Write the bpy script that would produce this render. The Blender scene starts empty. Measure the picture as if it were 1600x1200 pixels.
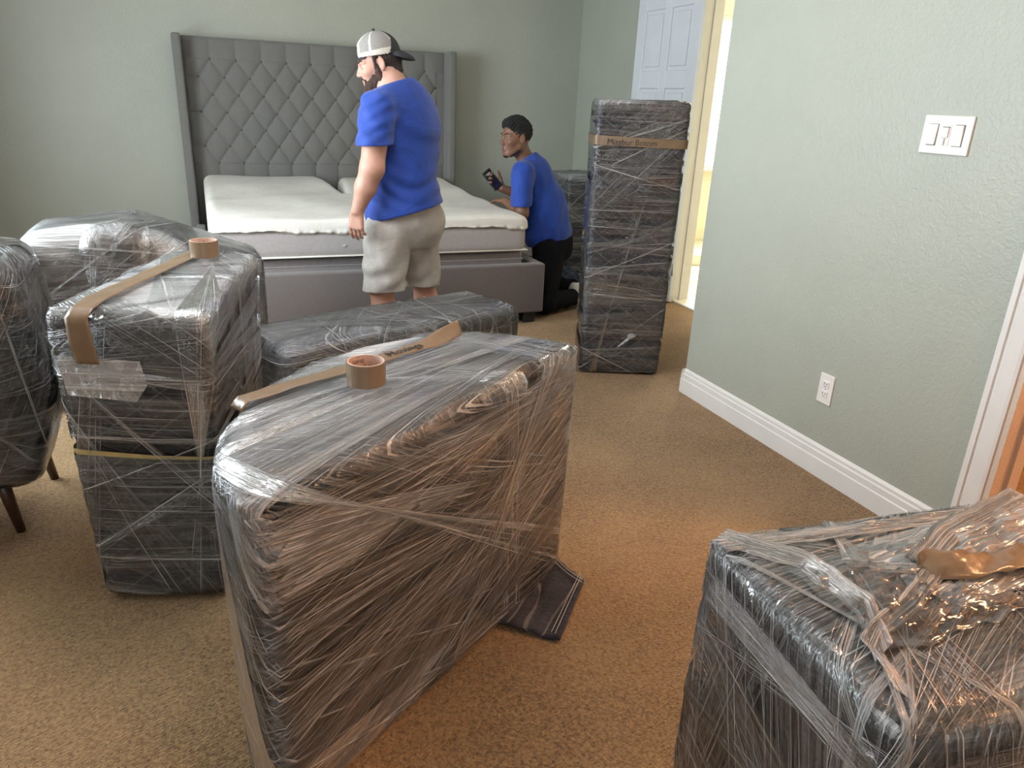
import bpy, bmesh, math, random
import numpy as np
from mathutils import Vector, Matrix, noise

random.seed(7)
np.random.seed(7)
SC = bpy.context.scene
COL = SC.collection
R = math.radians

# ------------------------------------------------------------------ camera, world, lights, exposure
def setup():
    p, r, a = R(20.82), R(2.56), R(22.69)
    F = Vector((math.sin(a)*math.cos(p), math.cos(a)*math.cos(p), -math.sin(p)))
    R0 = Vector((math.cos(a), -math.sin(a), 0)); U0 = R0.cross(F)
    Rt = R0*math.cos(r) + U0*math.sin(r); U = Rt.cross(F)
    cam = bpy.data.cameras.new('camera'); o = bpy.data.objects.new('camera', cam); COL.objects.link(o)
    m = Matrix((Rt, U, -F)).transposed().to_4x4(); m.translation = Vector((0, 0, 1.4)); o.matrix_world = m
    cam.sensor_width = 36; cam.lens = 36*1155/1600; cam.clip_start = .02
    SC.camera = o
    w = bpy.data.worlds.new('sky'); SC.world = w; w.use_nodes = True
    w.node_tree.nodes['Background'].inputs[0].default_value = (.86, .93, 1, 1)
    w.node_tree.nodes['Background'].inputs[1].default_value = 5.0
    v = SC.view_settings; v.view_transform = 'Standard'; v.look = 'None'; v.gamma = 1; v.use_curve_mapping = False
    v.exposure = -0.04
    SC.cycles.max_bounces = 10; SC.cycles.transparent_max_bounces = 24; SC.cycles.diffuse_bounces = 4
    SC.cycles.sample_clamp_indirect = 6

def area(name, loc, look, size, sizey, power, col, spread=180):
    l = bpy.data.lights.new(name, 'AREA'); l.shape = 'RECTANGLE'; l.size = size; l.size_y = sizey
    l.energy = power; l.color = col; l.spread = R(spread)
    o = bpy.data.objects.new(name, l); COL.objects.link(o); o.location = loc
    o.rotation_euler = (Vector(look)-Vector(loc)).to_track_quat('-Z', 'Y').to_euler()
    return o

setup()
# daylight through the bedroom window in the left wall, the bathroom window, and the warm lamps behind the camera
area('window_daylight', (-1.78, 3.45, 1.45), (2, 3.45, 1.0), 2.3, 1.7, 145, (.83, .935, 1))
area('bathroom_daylight', (5.0, 6.80, 1.5), (4.6, 3, .9), 1.3, 1.2, 130, (1, .98, .9))
area('bathroom_lamp', (4.3, 4.9, 2.5), (4.2, 4.9, 0), .4, .4, 30, (1, .74, .45))
area('room_lamp', (1.5, -1.0, 2.45), (1.2, .8, 0), .4, .4, 24, (1, .45, .18))
area('overhead_fill', (.35, 2.3, 2.70), (.35, 2.3, 0), 1.2, 1.2, 38, (.97, .97, 1))  # added overhead fill without a known fixture, brightens tops and carpet
area('closet_lamp', (2.95, .75, 2.45), (2.95, .8, 0), .3, .3, 60, (1, .50, .24))
area('rear_window_daylight', (-.7, -2.5, 1.5), (-.2, 2, 1.0), 1.2, 1.2, 14, (.85, .93, 1))

# ------------------------------------------------------------------ materials
MATS = {}
def nn(nt, t, **kw):
    n = nt.nodes.new(t)
    for k, v in kw.items():
        if k.startswith('i_'):
            n.inputs[int(k[2:])].default_value = v
        else:
            setattr(n, k, v)
    return n
def newmat(name):
    m = bpy.data.materials.new(name); m.use_nodes = True; nt = m.node_tree
    b = nt.nodes['Principled BSDF']; MATS[name] = m
    return m, nt, b
def coords(nt, kind='Object', scale=(1, 1, 1), rot=(0, 0, 0)):
    tc = nn(nt, 'ShaderNodeTexCoord'); mp = nn(nt, 'ShaderNodeMapping')
    mp.inputs['Scale'].default_value = scale; mp.inputs['Rotation'].default_value = rot
    nt.links.new(tc.outputs[kind], mp.inputs[0]); return mp.outputs[0]
def noisetex(nt, vec, scale, detail=3, rough=.55, dist=0):
    n = nn(nt, 'ShaderNodeTexNoise'); n.inputs['Scale'].default_value = scale
    n.inputs['Detail'].default_value = detail; n.inputs['Roughness'].default_value = rough
    n.inputs['Distortion'].default_value = dist
    nt.links.new(vec, n.inputs['Vector']); return n.outputs['Fac']
def ramp(nt, fac, stops):
    r = nn(nt, 'ShaderNodeValToRGB'); e = r.color_ramp.elements
    while len(e) < len(stops): e.new(.5)
    for i, (p, c) in enumerate(stops):
        e[i].position = p; e[i].color = c if len(c) == 4 else (*c, 1)
    nt.links.new(fac, r.inputs[0]); return r.outputs[0]
def math_(nt, op, a, b=None, clamp=False):
    n = nn(nt, 'ShaderNodeMath', operation=op, use_clamp=clamp)
    for i, v in enumerate((a, b)):
        if v is None: continue
        if isinstance(v, (int, float)): n.inputs[i].default_value = v
        else: nt.links.new(v, n.inputs[i])
    return n.outputs[0]
def bump(nt, h, b, strength=.5, dist=.01):
    n = nn(nt, 'ShaderNodeBump'); n.inputs['Strength'].default_value = strength; n.inputs['Distance'].default_value = dist
    nt.links.new(h, n.inputs['Height'])
    if b is not None: nt.links.new(n.outputs[0], b.inputs['Normal'])
    return n.outputs[0]
def simple(name, col, rough=.6, var=.12, nscale=30, bs=.2, bd=.002, metallic=0, sheen=0, bscale=None, spec=.5):
    m, nt, b = newmat(name); v = coords(nt)
    f = noisetex(nt, v, nscale)
    c0 = tuple(max(0, c*(1-var)) for c in col); c1 = tuple(min(1, c*(1+var)) for c in col)
    nt.links.new(ramp(nt, f, [(.3, c0), (.7, c1)]), b.inputs['Base Color'])
    b.inputs['Roughness'].default_value = rough; b.inputs['Metallic'].default_value = metallic
    b.inputs['Specular IOR Level'].default_value = spec
    if sheen: b.inputs['Sheen Weight'].default_value = sheen
    if bs:
        g = noisetex(nt, v, bscale or nscale*4, 2)
        bump(nt, g, b, bs, bd)
    return m

def wallmat(name, col):
    m, nt, b = newmat(name); v = coords(nt)
    f = noisetex(nt, v, 3)
    nt.links.new(ramp(nt, f, [(.3, tuple(c*.97 for c in col)), (.7, tuple(c*1.03 for c in col))]), b.inputs['Base Color'])
    b.inputs['Roughness'].default_value = .42
    g = noisetex(nt, v, 65, 3, .55, .6); h = noisetex(nt, v, 130, 2)
    bump(nt, math_(nt, 'ADD', g, math_(nt, 'MULTIPLY', h, .35)), b, .40, .0045)
    return m
wallmat('sage_wall', (.385, .400, .335))
wallmat('cream_wall', (.80, .76, .58))
wallmat('closet_wall', (.62, .50, .40))
wallmat('ceiling_paint', (.72, .71, .68))
simple('white_trim', (.74, .72, .68), .38, .03, 8, .05)
simple('door_paint', (.66, .68, .71), .4, .03, 6, .08)
simple('plate_plastic', (.78, .74, .69), .35, .03, 12, 0)
simple('dark_slot', (.05, .045, .04), .6, .1, 20, 0)
simple('headboard_fabric', (.150, .146, .134), .9, .13, 260, .5, .001, sheen=.25, bscale=900)
simple('button_fabric', (.07, .068, .064), .9, .1, 200, 0)
simple('frame_fabric', (.150, .130, .122), .85, .10, 200, .4, .001, sheen=.2, bscale=800)
simple('mattress_side', (.40, .375, .36), .85, .06, 60, .4, .001, bscale=500)
simple('base_fabric', (.27, .25, .245), .85, .06, 60, .3, .001)
simple('black_plastic', (.02, .02, .022), .35, .1, 20, 0)
simple('pants_black', (.008, .008, .010), .95, .2, 40, .3, .002, spec=.1)
simple('shoe_black', (.02, .018, .018), .6, .2, 40, .3, .002)
simple('sock_white', (.6, .58, .55), .8, .05, 40, .2)
simple('dark_wood', (.05, .024, .015), .35, .25, 18, .1)
simple('hair_dark', (.028, .017, .012), .75, .5, 160, 1, .006, bscale=260)
simple('hair_black', (.010, .009, .009), .85, .5, 200, 1, .01, bscale=230)
simple('beard_hair', (.055, .028, .018), .8, .6, 190, 1, .008, bscale=260)
simple('cap_cream', (.58, .54, .46), .8, .05, 60, .3)
simple('cap_mesh', (.25, .235, .215), .8, .2, 420, .5, .001)
simple('cap_dark', (.022, .022, .026), .75, .2, 60, .2)
simple('eye_white', (.20, .18, .17), .6, .02, 10, 0)
simple('eye_iris', (.03, .018, .012), .4, .1, 10, 0)
simple('tape_tan', (.20, .135, .080), .28, .08, 25, .25, .002)
simple('tape_edge', (.22, .13, .075), .4, .1, 60, 0)
simple('cardboard', (.60, .42, .34), .8, .08, 40, .1)
simple('ink', (.035, .025, .02), .7, .1, 40, 0)
simple('paper_label', (.62, .46, .37), .7, .05, 40, .1)
simple('yellow_band', (.42, .33, .14), .5, .1, 40, .1)
simple('marble_tile', (.78, .75, .64), .18, .10, 7, .02)
simple('grout', (.55, .52, .42), .8, .05, 40, .1)
simple('granite', (.55, .52, .42), .2, .35, 120, 0)
simple('steel', (.5, .5, .5), .3, .05, 20, 0, metallic=.9)
simple('foam_grey', (.22, .20, .17), .7, .08, 20, .1)
m = simple('phone_screen', (.012, .012, .014), .08, .05, 10, 0)
simple('screen_text', (.45, .45, .48), .3, .02, 10, 0)

def cloth(name, col, fold=.0):
    m, nt, b = newmat(name); v = coords(nt)
    f = noisetex(nt, v, 14)
    nt.links.new(ramp(nt, f, [(.3, tuple(c*.88 for c in col)), (.7, tuple(c*1.12 for c in col))]), b.inputs['Base Color'])
    b.inputs['Roughness'].default_value = .75; b.inputs['Sheen Weight'].default_value = .15
    g = noisetex(nt, v, 700, 1); h = noisetex(nt, coords(nt, scale=(9, 9, 14)), 1, 3, .5, .8)
    bump(nt, math_(nt, 'ADD', math_(nt, 'MULTIPLY', g, .06), h), b, .55, .012)
cloth('shirt_blue', (.007, .045, .29))
cloth('shorts_khaki', (.36, .335, .30))

def skinmat(name, col, lip):
    m, nt, b = newmat(name)
    at = nn(nt, 'ShaderNodeAttribute'); at.attribute_name = 'tone'
    v = coords(nt); f = noisetex(nt, v, 22)
    base = ramp(nt, f, [(.3, tuple(c*.9 for c in col)), (.7, tuple(c*1.08 for c in col))])
    mx = nn(nt, 'ShaderNodeMix', data_type='RGBA'); mx.inputs['B'].default_value = (*lip, 1)
    nt.links.new(at.outputs['Fac'], mx.inputs['Factor']); nt.links.new(base, mx.inputs['A'])
    nt.links.new(mx.outputs['Result'], b.inputs['Base Color'])
    b.inputs['Roughness'].default_value = .5; b.inputs['Subsurface Weight'].default_value = .08
    b.inputs['Subsurface Radius'].default_value = (.02, .008, .004)
    bump(nt, noisetex(nt, v, 300, 2), b, .12, .001)
skinmat('skin_light', (.50, .275, .20), (.34, .12, .10))
skinmat('skin_brown', (.185, .088, .052), (.15, .055, .045))

def carpetmat():
    m, nt, b = newmat('carpet_loops')
    v = coords(nt)
    big = noisetex(nt, v, 1.6, 3); fine = noisetex(nt, v, 105, 3, .75); mid = noisetex(nt, v, 38, 2)
    w = nn(nt, 'ShaderNodeTexWave'); w.inputs['Scale'].default_value = 34; w.inputs['Distortion'].default_value = 7
    w.inputs['Detail'].default_value = 2; w.inputs['Detail Scale'].default_value = 2.2
    nt.links.new(coords(nt, rot=(0, 0, 1.2)), w.inputs['Vector'])
    c = ramp(nt, math_(nt, 'ADD', math_(nt, 'MULTIPLY', fine, .7), math_(nt, 'MULTIPLY', big, .3)),
             [(.33, (.105, .056, .021)), (.47, (.285, .168, .071)), (.64, (.45, .285, .130))])
    nt.links.new(c, b.inputs['Base Color'])
    b.inputs['Roughness'].default_value = .95; b.inputs['Specular IOR Level'].default_value = .15
    b.inputs['Sheen Weight'].default_value = .2
    h = math_(nt, 'ADD', math_(nt, 'ADD', fine, math_(nt, 'MULTIPLY', mid, .5)), math_(nt, 'MULTIPLY', w.outputs['Fac'], .16))
    bump(nt, h, b, 1.0, .013)
carpetmat()

def covermat():
    m, nt, b = newmat('mattress_cover')
    b.inputs['Base Color'].default_value = (.70, .67, .60, 1); b.inputs['Roughness'].default_value = .8
    v = coords(nt, scale=(1, 1, 1)); w = nn(nt, 'ShaderNodeTexWave'); w.inputs['Scale'].default_value = 16
    w.bands_direction = 'Y'; w.inputs['Distortion'].default_value = 1.2
    nt.links.new(v, w.inputs['Vector'])
    g = noisetex(nt, v, 60, 2); big = noisetex(nt, v, 4, 3)
    nt.links.new(ramp(nt, big, [(.35, (.655, .625, .555)), (.65, (.74, .715, .65))]), b.inputs['Base Color'])
    bump(nt, math_(nt, 'ADD', math_(nt, 'ADD', w.outputs['Fac'], g), math_(nt, 'MULTIPLY', big, 3)), b, .35, .006)
covermat()

def blanketmat(name, col, col2, stitch):
    m, nt, b = newmat(name)
    v = coords(nt); f = noisetex(nt, v, 9, 4)
    c = ramp(nt, f, [(.35, col), (.65, col2)])
    # quilting thread: zig-zag seams from two crossed sets of bands
    u = coords(nt, rot=(.3, .2, .5))
    hs = []
    for rt in ((.4, .9, .7), (-.5, -.8, .9)):
        w = nn(nt, 'ShaderNodeTexWave'); w.inputs['Scale'].default_value = 4.2; w.inputs['Distortion'].default_value = .4
        nt.links.new(coords(nt, rot=rt), w.inputs['Vector']); hs.append(w.outputs['Fac'])
    line = math_(nt, 'MAXIMUM', hs[0], hs[1])
    thread = ramp(nt, line, [(.0, (0, 0, 0)), (.988, (0, 0, 0)), (.997, (1, 1, 1))])
    mx = nn(nt, 'ShaderNodeMix', data_type='RGBA'); mx.inputs['B'].default_value = (*stitch, 1)
    nt.links.new(math_(nt, 'MULTIPLY', thread, .45), mx.inputs['Factor']); nt.links.new(c, mx.inputs['A'])
    nt.links.new(mx.outputs['Result'], b.inputs['Base Color'])
    b.inputs['Roughness'].default_value = .85; b.inputs['Sheen Weight'].default_value = .1
    puff = math_(nt, 'SUBTRACT', 1.0, math_(nt, 'POWER', line, 6))
    bump(nt, math_(nt, 'ADD', puff, noisetex(nt, v, 40, 3)), b, .6, .012)
blanketmat('blanket_charcoal', (.013, .012, .019), (.030, .027, .038), (.22, .2, .2))
blanketmat('blanket_navy', (.011, .016, .036), (.026, .036, .072), (.22, .2, .2))
blanketmat('blanket_grey', (.20, .215, .21), (.34, .36, .35), (.4, .4, .38))

def filmmat(name, uv, base, gain, tint=(.86, .87, .86), gl=1.0, rough=.13, u_s=1.1, v_s=190):
    """clear stretch film: see-through, glossy, with milky stretch streaks running along its length"""
    m, nt, b = newmat(name)
    out = nt.nodes['Material Output']
    if uv:
        tc = nn(nt, 'ShaderNodeTexCoord'); src = tc.outputs['UV']
        def mp(sc):
            q = nn(nt, 'ShaderNodeMapping'); q.inputs['Scale'].default_value = sc; nt.links.new(src, q.inputs[0]); return q.outputs[0]
        s1 = noisetex(nt, mp((u_s, v_s, 1)), 1, 2, .6, .1)
        s2 = noisetex(nt, mp((u_s*2, v_s*.35, 1)), 1, 2, .6, .2)
        cl = noisetex(nt, mp((3, 14, 1)), 1, 3, .6)
        wr = noisetex(nt, mp((22, 210, 1)), 1, 2, .6, .3)
    else:
        s1 = noisetex(nt, coords(nt, scale=(1.6, 1.6, 170), rot=(.12, -.10, 0)), 1, 3, .6, .2)
        s2 = noisetex(nt, coords(nt, scale=(3, 170, 30), rot=(0, .15, .45)), 1, 2, .6, .3)
        cl = noisetex(nt, coords(nt), 7, 4, .6, .5)
        wr = noisetex(nt, coords(nt, scale=(22, 22, 140), rot=(.15, .2, 0)), 1, 2, .6, .5)
    streak = ramp(nt, s1, [(.0, (0, 0, 0)), (.48, (.03, .03, .03)), (.56, (.4, .4, .4)), (.66, (1, 1, 1))])
    streak2 = ramp(nt, s2, [(.0, (0, 0, 0)), (.50, (0, 0, 0)), (.66, (1, 1, 1))])
    cloud = ramp(nt, cl, [(.35, (0, 0, 0)), (.7, (1, 1, 1))])
    a = math_(nt, 'ADD', math_(nt, 'MULTIPLY', streak, gain), math_(nt, 'MULTIPLY', streak2, gain*.55))
    a = math_(nt, 'ADD', a, math_(nt, 'MULTIPLY', cloud, gain*.20))
    if not uv:   # painted haze: light reflecting off the tops, put into the film colour
        at = nn(nt, 'ShaderNodeAttribute'); at.attribute_name = 'sheen_haze'
        k = math_(nt, 'ADD', .55, math_(nt, 'ADD', math_(nt, 'MULTIPLY', streak, .45), math_(nt, 'MULTIPLY', streak2, .6)))
        a = math_(nt, 'ADD', a, math_(nt, 'MULTIPLY', at.outputs['Fac'], k))
    a = math_(nt, 'MINIMUM', math_(nt, 'ADD', a, base, True), .92)
    h = math_(nt, 'ADD', math_(nt, 'ADD', s1, math_(nt, 'MULTIPLY', s2, .9)), math_(nt, 'MULTIPLY', wr, .7))
    h = math_(nt, 'ADD', h, math_(nt, 'MULTIPLY', cl, .5))
    bn = bump(nt, h, None, .9, .006)
    dif = nn(nt, 'ShaderNodeBsdfDiffuse'); dif.inputs[0].default_value = (*tint, 1)
    trl = nn(nt, 'ShaderNodeBsdfTranslucent'); trl.inputs[0].default_value = (*tint, 1)
    milk = nn(nt, 'ShaderNodeMixShader'); milk.inputs[0].default_value = .25
    nt.links.new(dif.outputs[0], milk.inputs[1]); nt.links.new(trl.outputs[0], milk.inputs[2])
    tr = nn(nt, 'ShaderNodeBsdfTransparent'); tr.inputs[0].default_value = (.98, .98, .98, 1)
    body = nn(nt, 'ShaderNodeMixShader'); nt.links.new(a, body.inputs[0])
    nt.links.new(tr.outputs[0], body.inputs[1]); nt.links.new(milk.outputs[0], body.inputs[2])
    gls = nn(nt, 'ShaderNodeBsdfGlossy'); gls.inputs['Roughness'].default_value = rough; gls.inputs[0].default_value = (1, 1, 1, 1)
    nt.links.new(bn, gls.inputs['Normal']); nt.links.new(bn, dif.inputs['Normal'])
    fr = nn(nt, 'ShaderNodeFresnel'); fr.inputs[0].default_value = 1.5; nt.links.new(bn, fr.inputs['Normal'])
    fin = nn(nt, 'ShaderNodeMixShader'); nt.links.new(math_(nt, 'MULTIPLY', fr.outputs[0], gl, True), fin.inputs[0])
    nt.links.new(body.outputs[0], fin.inputs[1]); nt.links.new(gls.outputs[0], fin.inputs[2])
    nt.links.new(fin.outputs[0], out.inputs[0]); nt.nodes.remove(b)
    return m
filmmat('film_skin', False, .012, .10)
filmmat('film_skin_milky', False, .16, .45)
filmmat('film_band', True, .004, .11)
filmmat('film_rope', True, .15, .45, u_s=4, v_s=400)
filmmat('film_fold', True, .06, .50, u_s=2, v_s=320)
filmmat('film_strand', True, .03, .62, u_s=2.2, v_s=30, rough=.2)

# ------------------------------------------------------------------ object helpers
def meshof(name, verts, faces, uv=None):
    me = bpy.data.meshes.new(name)
    me.from_pydata([tuple(map(float, v)) for v in verts], [], [tuple(int(i) for i in f) for f in faces])
    if uv is not None:
        l = me.uv_layers.new(name='UVMap')
        idx = np.zeros(len(me.loops), dtype=np.int32); me.loops.foreach_get('vertex_index', idx)
        l.data.foreach_set('uv', np.asarray(uv, dtype=np.float32)[idx].ravel())
    return me
def origin(p): return Vector(p.get('_o', (0, 0, 0)))
def link(name, me, mat, parent=None, smooth=True, loc=(0, 0, 0)):
    """mesh given in world (or the person's) coordinates; stored relative to the parent's origin"""
    o = bpy.data.objects.new(name, me); COL.objects.link(o)
    for mm in (mat if isinstance(mat, (list, tuple)) else [mat]):
        if len(me.materials) < (len(mat) if isinstance(mat, (list, tuple)) else 1):
            me.materials.append(MATS[mm])
    if smooth: me.polygons.foreach_set('use_smooth', [True]*len(me.polygons))
    off = None
    if parent is not None:
        o.parent = parent; off = ORG[parent.name]
        ORG[o.name] = off
    else:
        off = Vector(loc); o.location = loc; ORG[o.name] = off
    me.transform(Matrix.Translation(-off)); me.update()
    return o
ORG = {}
def tag(o, label, cat=None, group=None, kind=None):
    if label: o['label'] = label
    if cat: o['category'] = cat
    if group: o['group'] = group
    if kind: o['kind'] = kind
    return o
def thing(name, label, cat, loc, org=None, rotz=0, group=None):
    o = bpy.data.objects.new(name, None); COL.objects.link(o); o.location = loc; o.rotation_euler = (0, 0, rotz)
    o.empty_display_size = .1
    ORG[o.name] = Vector(org if org is not None else loc)
    return tag(o, label, cat, group)

def bm_box(bm, x0, x1, y0, y1, z0, z1, bev=0, seg=2):
    r = bmesh.ops.create_cube(bm, size=1)
    vs = r['verts']
    for v in vs:
        v.co = Vector(((x0+x1)/2+v.co.x*(x1-x0), (y0+y1)/2+v.co.y*(y1-y0), (z0+z1)/2+v.co.z*(z1-z0)))
    if bev:
        es = list({e for v in vs for e in v.link_edges})
        bmesh.ops.bevel(bm, geom=es, offset=bev, segments=seg, affect='EDGES', profile=.5)
def box(name, b, mat, parent=None, bev=.003, seg=2, loc=None, xf=None, smooth=False):
    bm = bmesh.new(); bm_box(bm, *b, bev=bev, seg=seg)
    if xf is not None: bm.transform(xf)
    me = bpy.data.meshes.new(name); bm.to_mesh(me); bm.free()
    if loc is None: loc = ((b[0]+b[1])/2, (b[2]+b[3])/2, b[4])
    o = link(name, me, mat, parent, smooth, loc=loc if parent is None else (0, 0, 0))
    return o
def struct(o): o['kind'] = 'structure'; return o
def polyprism(name, prof, path, mat, parent=None, kind='structure', smooth=False):
    """extrude profile [(out,z)] along straight wall from path[0] to path[1], out = offset along normal path[2]"""
    a, b, n = Vector(path[0]), Vector(path[1]), Vector(path[2])
    vs = []; k = len(prof)
    for p in (a, b):
        for (u, z) in prof: vs.append((p.x+n.x*u, p.y+n.y*u, z))
    fs = [(i, (i+1) % k, k+(i+1) % k, k+i) for i in range(k)] + [tuple(range(k))[::-1], tuple(range(k, 2*k))]
    me = meshof(name, vs, fs)
    bm = bmesh.new(); bm.from_mesh(me); bmesh.ops.recalc_face_normals(bm, faces=bm.faces); bm.to_mesh(me); bm.free()
    o = link(name, me, mat, parent, smooth, loc=(a.x, a.y, 0))
    if parent is None: o['kind'] = kind
    return o
def text_mesh(txt, size, extrude=.0):
    cu = bpy.data.curves.new('txt', 'FONT'); cu.body = txt; cu.size = size; cu.extrude = extrude
    cu.align_x = 'CENTER'; cu.align_y = 'CENTER'; cu.resolution_u = 3
    o = bpy.data.objects.new('txt', cu); COL.objects.link(o)
    dg = bpy.context.evaluated_depsgraph_get(); me = bpy.data.meshes.new_from_object(o.evaluated_get(dg))
    bpy.data.objects.remove(o); bpy.data.curves.remove(cu); me.materials.clear()
    return me

# ------------------------------------------------------------------ room shell
H = 2.75
def wall(name, b, mat='sage_wall'): return struct(box(name, b, mat, bev=0))
wall('floor', (-1.75, 3.31, -2.7, 6.75, -.06, 0), 'carpet_loops')
wall('ceiling', (-1.75, 6.6, -2.7, 6.9, H, H+.08), 'ceiling_paint')
wall('wall_back', (-1.75, 3.43, 6.65, 6.8, 0, H))
# left wall with its window opening (outside the frame; the daylight comes through it)
def wall_with_hole(name, axis, c0, c1, u0, u1, h0, h1, z0, z1, mat, zt=H):
    bm = bmesh.new()
    for (a, b_, s, t) in ((u0, h0, 0, zt), (h1, u1, 0, zt), (h0, h1, 0, z0), (h0, h1, z1, zt)):
        if t-s < .001 or b_-a < .001: continue
        if axis == 'x': bm_box(bm, c0, c1, a, b_, s, t)
        else: bm_box(bm, a, b_, c0, c1, s, t)
    me = bpy.data.meshes.new(name); bm.to_mesh(me); bm.free()
    return struct(link(name, me, mat, None, False, loc=((c0+c1)/2, u0, 0) if axis == 'x' else (u0, (c0+c1)/2, 0)))
wall_with_hole('wall_left', 'x', -1.75, -1.6, -2.7, 6.65, 2.3, 4.6, .6, 2.3, 'sage_wall')
wall_with_hole('wall_front', 'y', -2.7, -2.55, -1.6, 2.26, -1.3, -.1, .9, 2.1, 'sage_wall')
# right-hand near wall: stands at x = 2.261 between the closet door and its outside corner
wall_with_hole('wall_right', 'x', 2.261, 2.375, -2.7, 3.045, .55, 1.385, 0, 2.44, 'sage_wall')
wall('wall_return', (2.375, 3.31, 2.93, 3.045, 0, H))
wall_with_hole('wall_nook', 'x', 3.31, 3.43, 2.93, 6.65, 3.95, 4.76, 0, 2.44, 'sage_wall')
# window frames
def window(name, axis, c, u0, u1, z0, z1, nm):
    w = None
    bm = bmesh.new()
    t = .05
    def bb(a, b_, s, q):
        if axis == 'x': bm_box(bm, c-.03, c+.03, a, b_, s, q, .004)
        else: bm_box(bm, a, b_, c-.03, c+.03, s, q, .004)
    bb(u0, u0+t, z0, z1); bb(u1-t, u1, z0, z1); bb(u0+t, u1-t, z0, z0+t); bb(u0+t, u1-t, z1-t, z1)
    mu = (u0+u1)/2; bb(mu-.02, mu+.02, z0+t, z1-t)
    me = bpy.data.meshes.new(name); bm.to_mesh(me); bm.free()
    loc = (c, u0, z0) if axis == 'x' else (u0, c, z0)
    return struct(link(name, me, 'white_trim', None, False, loc=loc))
window('window_1', 'x', -1.67, 2.3, 4.6, .6, 2.3, 0)
window('window_3', 'y', -2.62, -1.3, -.1, .9, 2.1, 0)
# baseboards (stepped profile)
BP = [(0, 0), (.016, 0), (.016, .075), (.013, .080), (.013, .104), (.009, .109), (.009, .122), (.004, .131), (0, .133)]
polyprism('baseboard_right', BP, ((2.261, 1.475, 0), (2.261, 3.045, 0), (-1, 0, 0)), 'white_trim')
polyprism('baseboard_return', BP, ((2.245, 3.045, 0), (3.31, 3.045, 0), (0, 1, 0)), 'white_trim')
polyprism('baseboard_back', BP, ((-1.6, 6.65, 0), (3.31, 6.65, 0), (0, -1, 0)), 'white_trim')
polyprism('baseboard_nook', BP, ((3.31, 4.86, 0), (3.31, 6.634, 0), (-1, 0, 0)), 'white_trim')
polyprism('baseboard_left', BP, ((-1.6, -2.55, 0), (-1.6, 6.634, 0), (1, 0, 0)), 'white_trim')
# casing of the closet door at the right edge
def vprism(name, pts, z0, z1, mat, parent=None):
    k = len(pts); vs = [(x, y, z0) for x, y in pts]+[(x, y, z1) for x, y in pts]
    fs = [(i, (i+1) % k, k+(i+1) % k, k+i) for i in range(k)] + [tuple(range(k))[::-1], tuple(range(k, 2*k))]
    me = meshof(name, vs, fs); bm = bmesh.new(); bm.from_mesh(me); bmesh.ops.recalc_face_normals(bm, faces=bm.faces); bm.to_mesh(me); bm.free()
    o = link(name, me, mat, parent, False, loc=(pts[0][0], pts[0][1], z0))
    return o
X = 2.261
struct(vprism('trim_1', [(X, 1.466), (X-.020, 1.466), (X-.020, 1.448), (X-.013, 1.447), (X-.013, 1.441), (X-.017, 1.436), (X-.013, 1.395), (X-.010, 1.386), (X, 1.385)], 0, 2.52, 'white_trim'))
struct(vprism('trim_2', [(X, .55), (X-.02, .55), (X-.02, .462), (X, .462)], 0, 2.52, 'white_trim'))
# jamb with its stop
struct(vprism('trim_3', [(X-.004, 1.385), (X-.004, 1.365), (X+.055, 1.365), (X+.055, 1.353), (X+.095, 1.353), (X+.095, 1.365), (X+.125, 1.365), (X+.125, 1.385)], 0, 2.44, 'closet_wall'))
wall('wall_closet', (2.375, 4.0, 2.0, 2.08, 0, H), 'closet_wall')
wall('wall_closet_side', (3.65, 3.75, -1.0, 2.0, 0, H), 'closet_wall')
wall('wall_closet_front', (2.375, 3.65, -1.1, -1.0, 0, H), 'closet_wall')
wall('floor_closet', (3.31, 4.0, -1.1, 2.08, -.06, -.001), 'carpet_loops')
# bathroom shell
wall('wall_bathroom_right', (6.4, 6.5, 2.9, 6.75, 0, H), 'cream_wall')
wall('wall_bathroom_near', (3.43, 6.5, 2.83, 2.93, 0, H), 'cream_wall')
wall_with_hole('wall_bathroom_back', 'y', 6.65, 6.75, 3.43, 6.5, 4.35, 5.75, .84, 2.28, 'cream_wall')
wall('floor_bathroom', (3.31, 6.5, 2.93, 6.75, -.06, -.004), 'grout')
wd = window('window_2', 'y', 6.70, 4.35, 5.75, .84, 2.28, 0)
box('window_sill', (4.28, 5.82, 6.55, 6.70, .815, .842), 'granite', wd, bev=.004)
fb = bpy.data.objects['floor_bathroom']
tile_me = None
for i in range(9):
    for j in range(11):
        x = 3.45+i*.335; y = 2.95+j*.335
        if tile_me is None:
            bm = bmesh.new(); bm_box(bm, 0, .328, 0, .328, 0, .008, .002, 1); tile_me = bpy.data.meshes.new('tile'); bm.to_mesh(tile_me); bm.free()
            tile_me.materials.append(MATS['marble_tile'])
        o = bpy.data.objects.new('tile', tile_me); COL.objects.link(o); o.parent = fb
        o.location = Vector((x, y, -.003)) - fb.location
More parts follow.
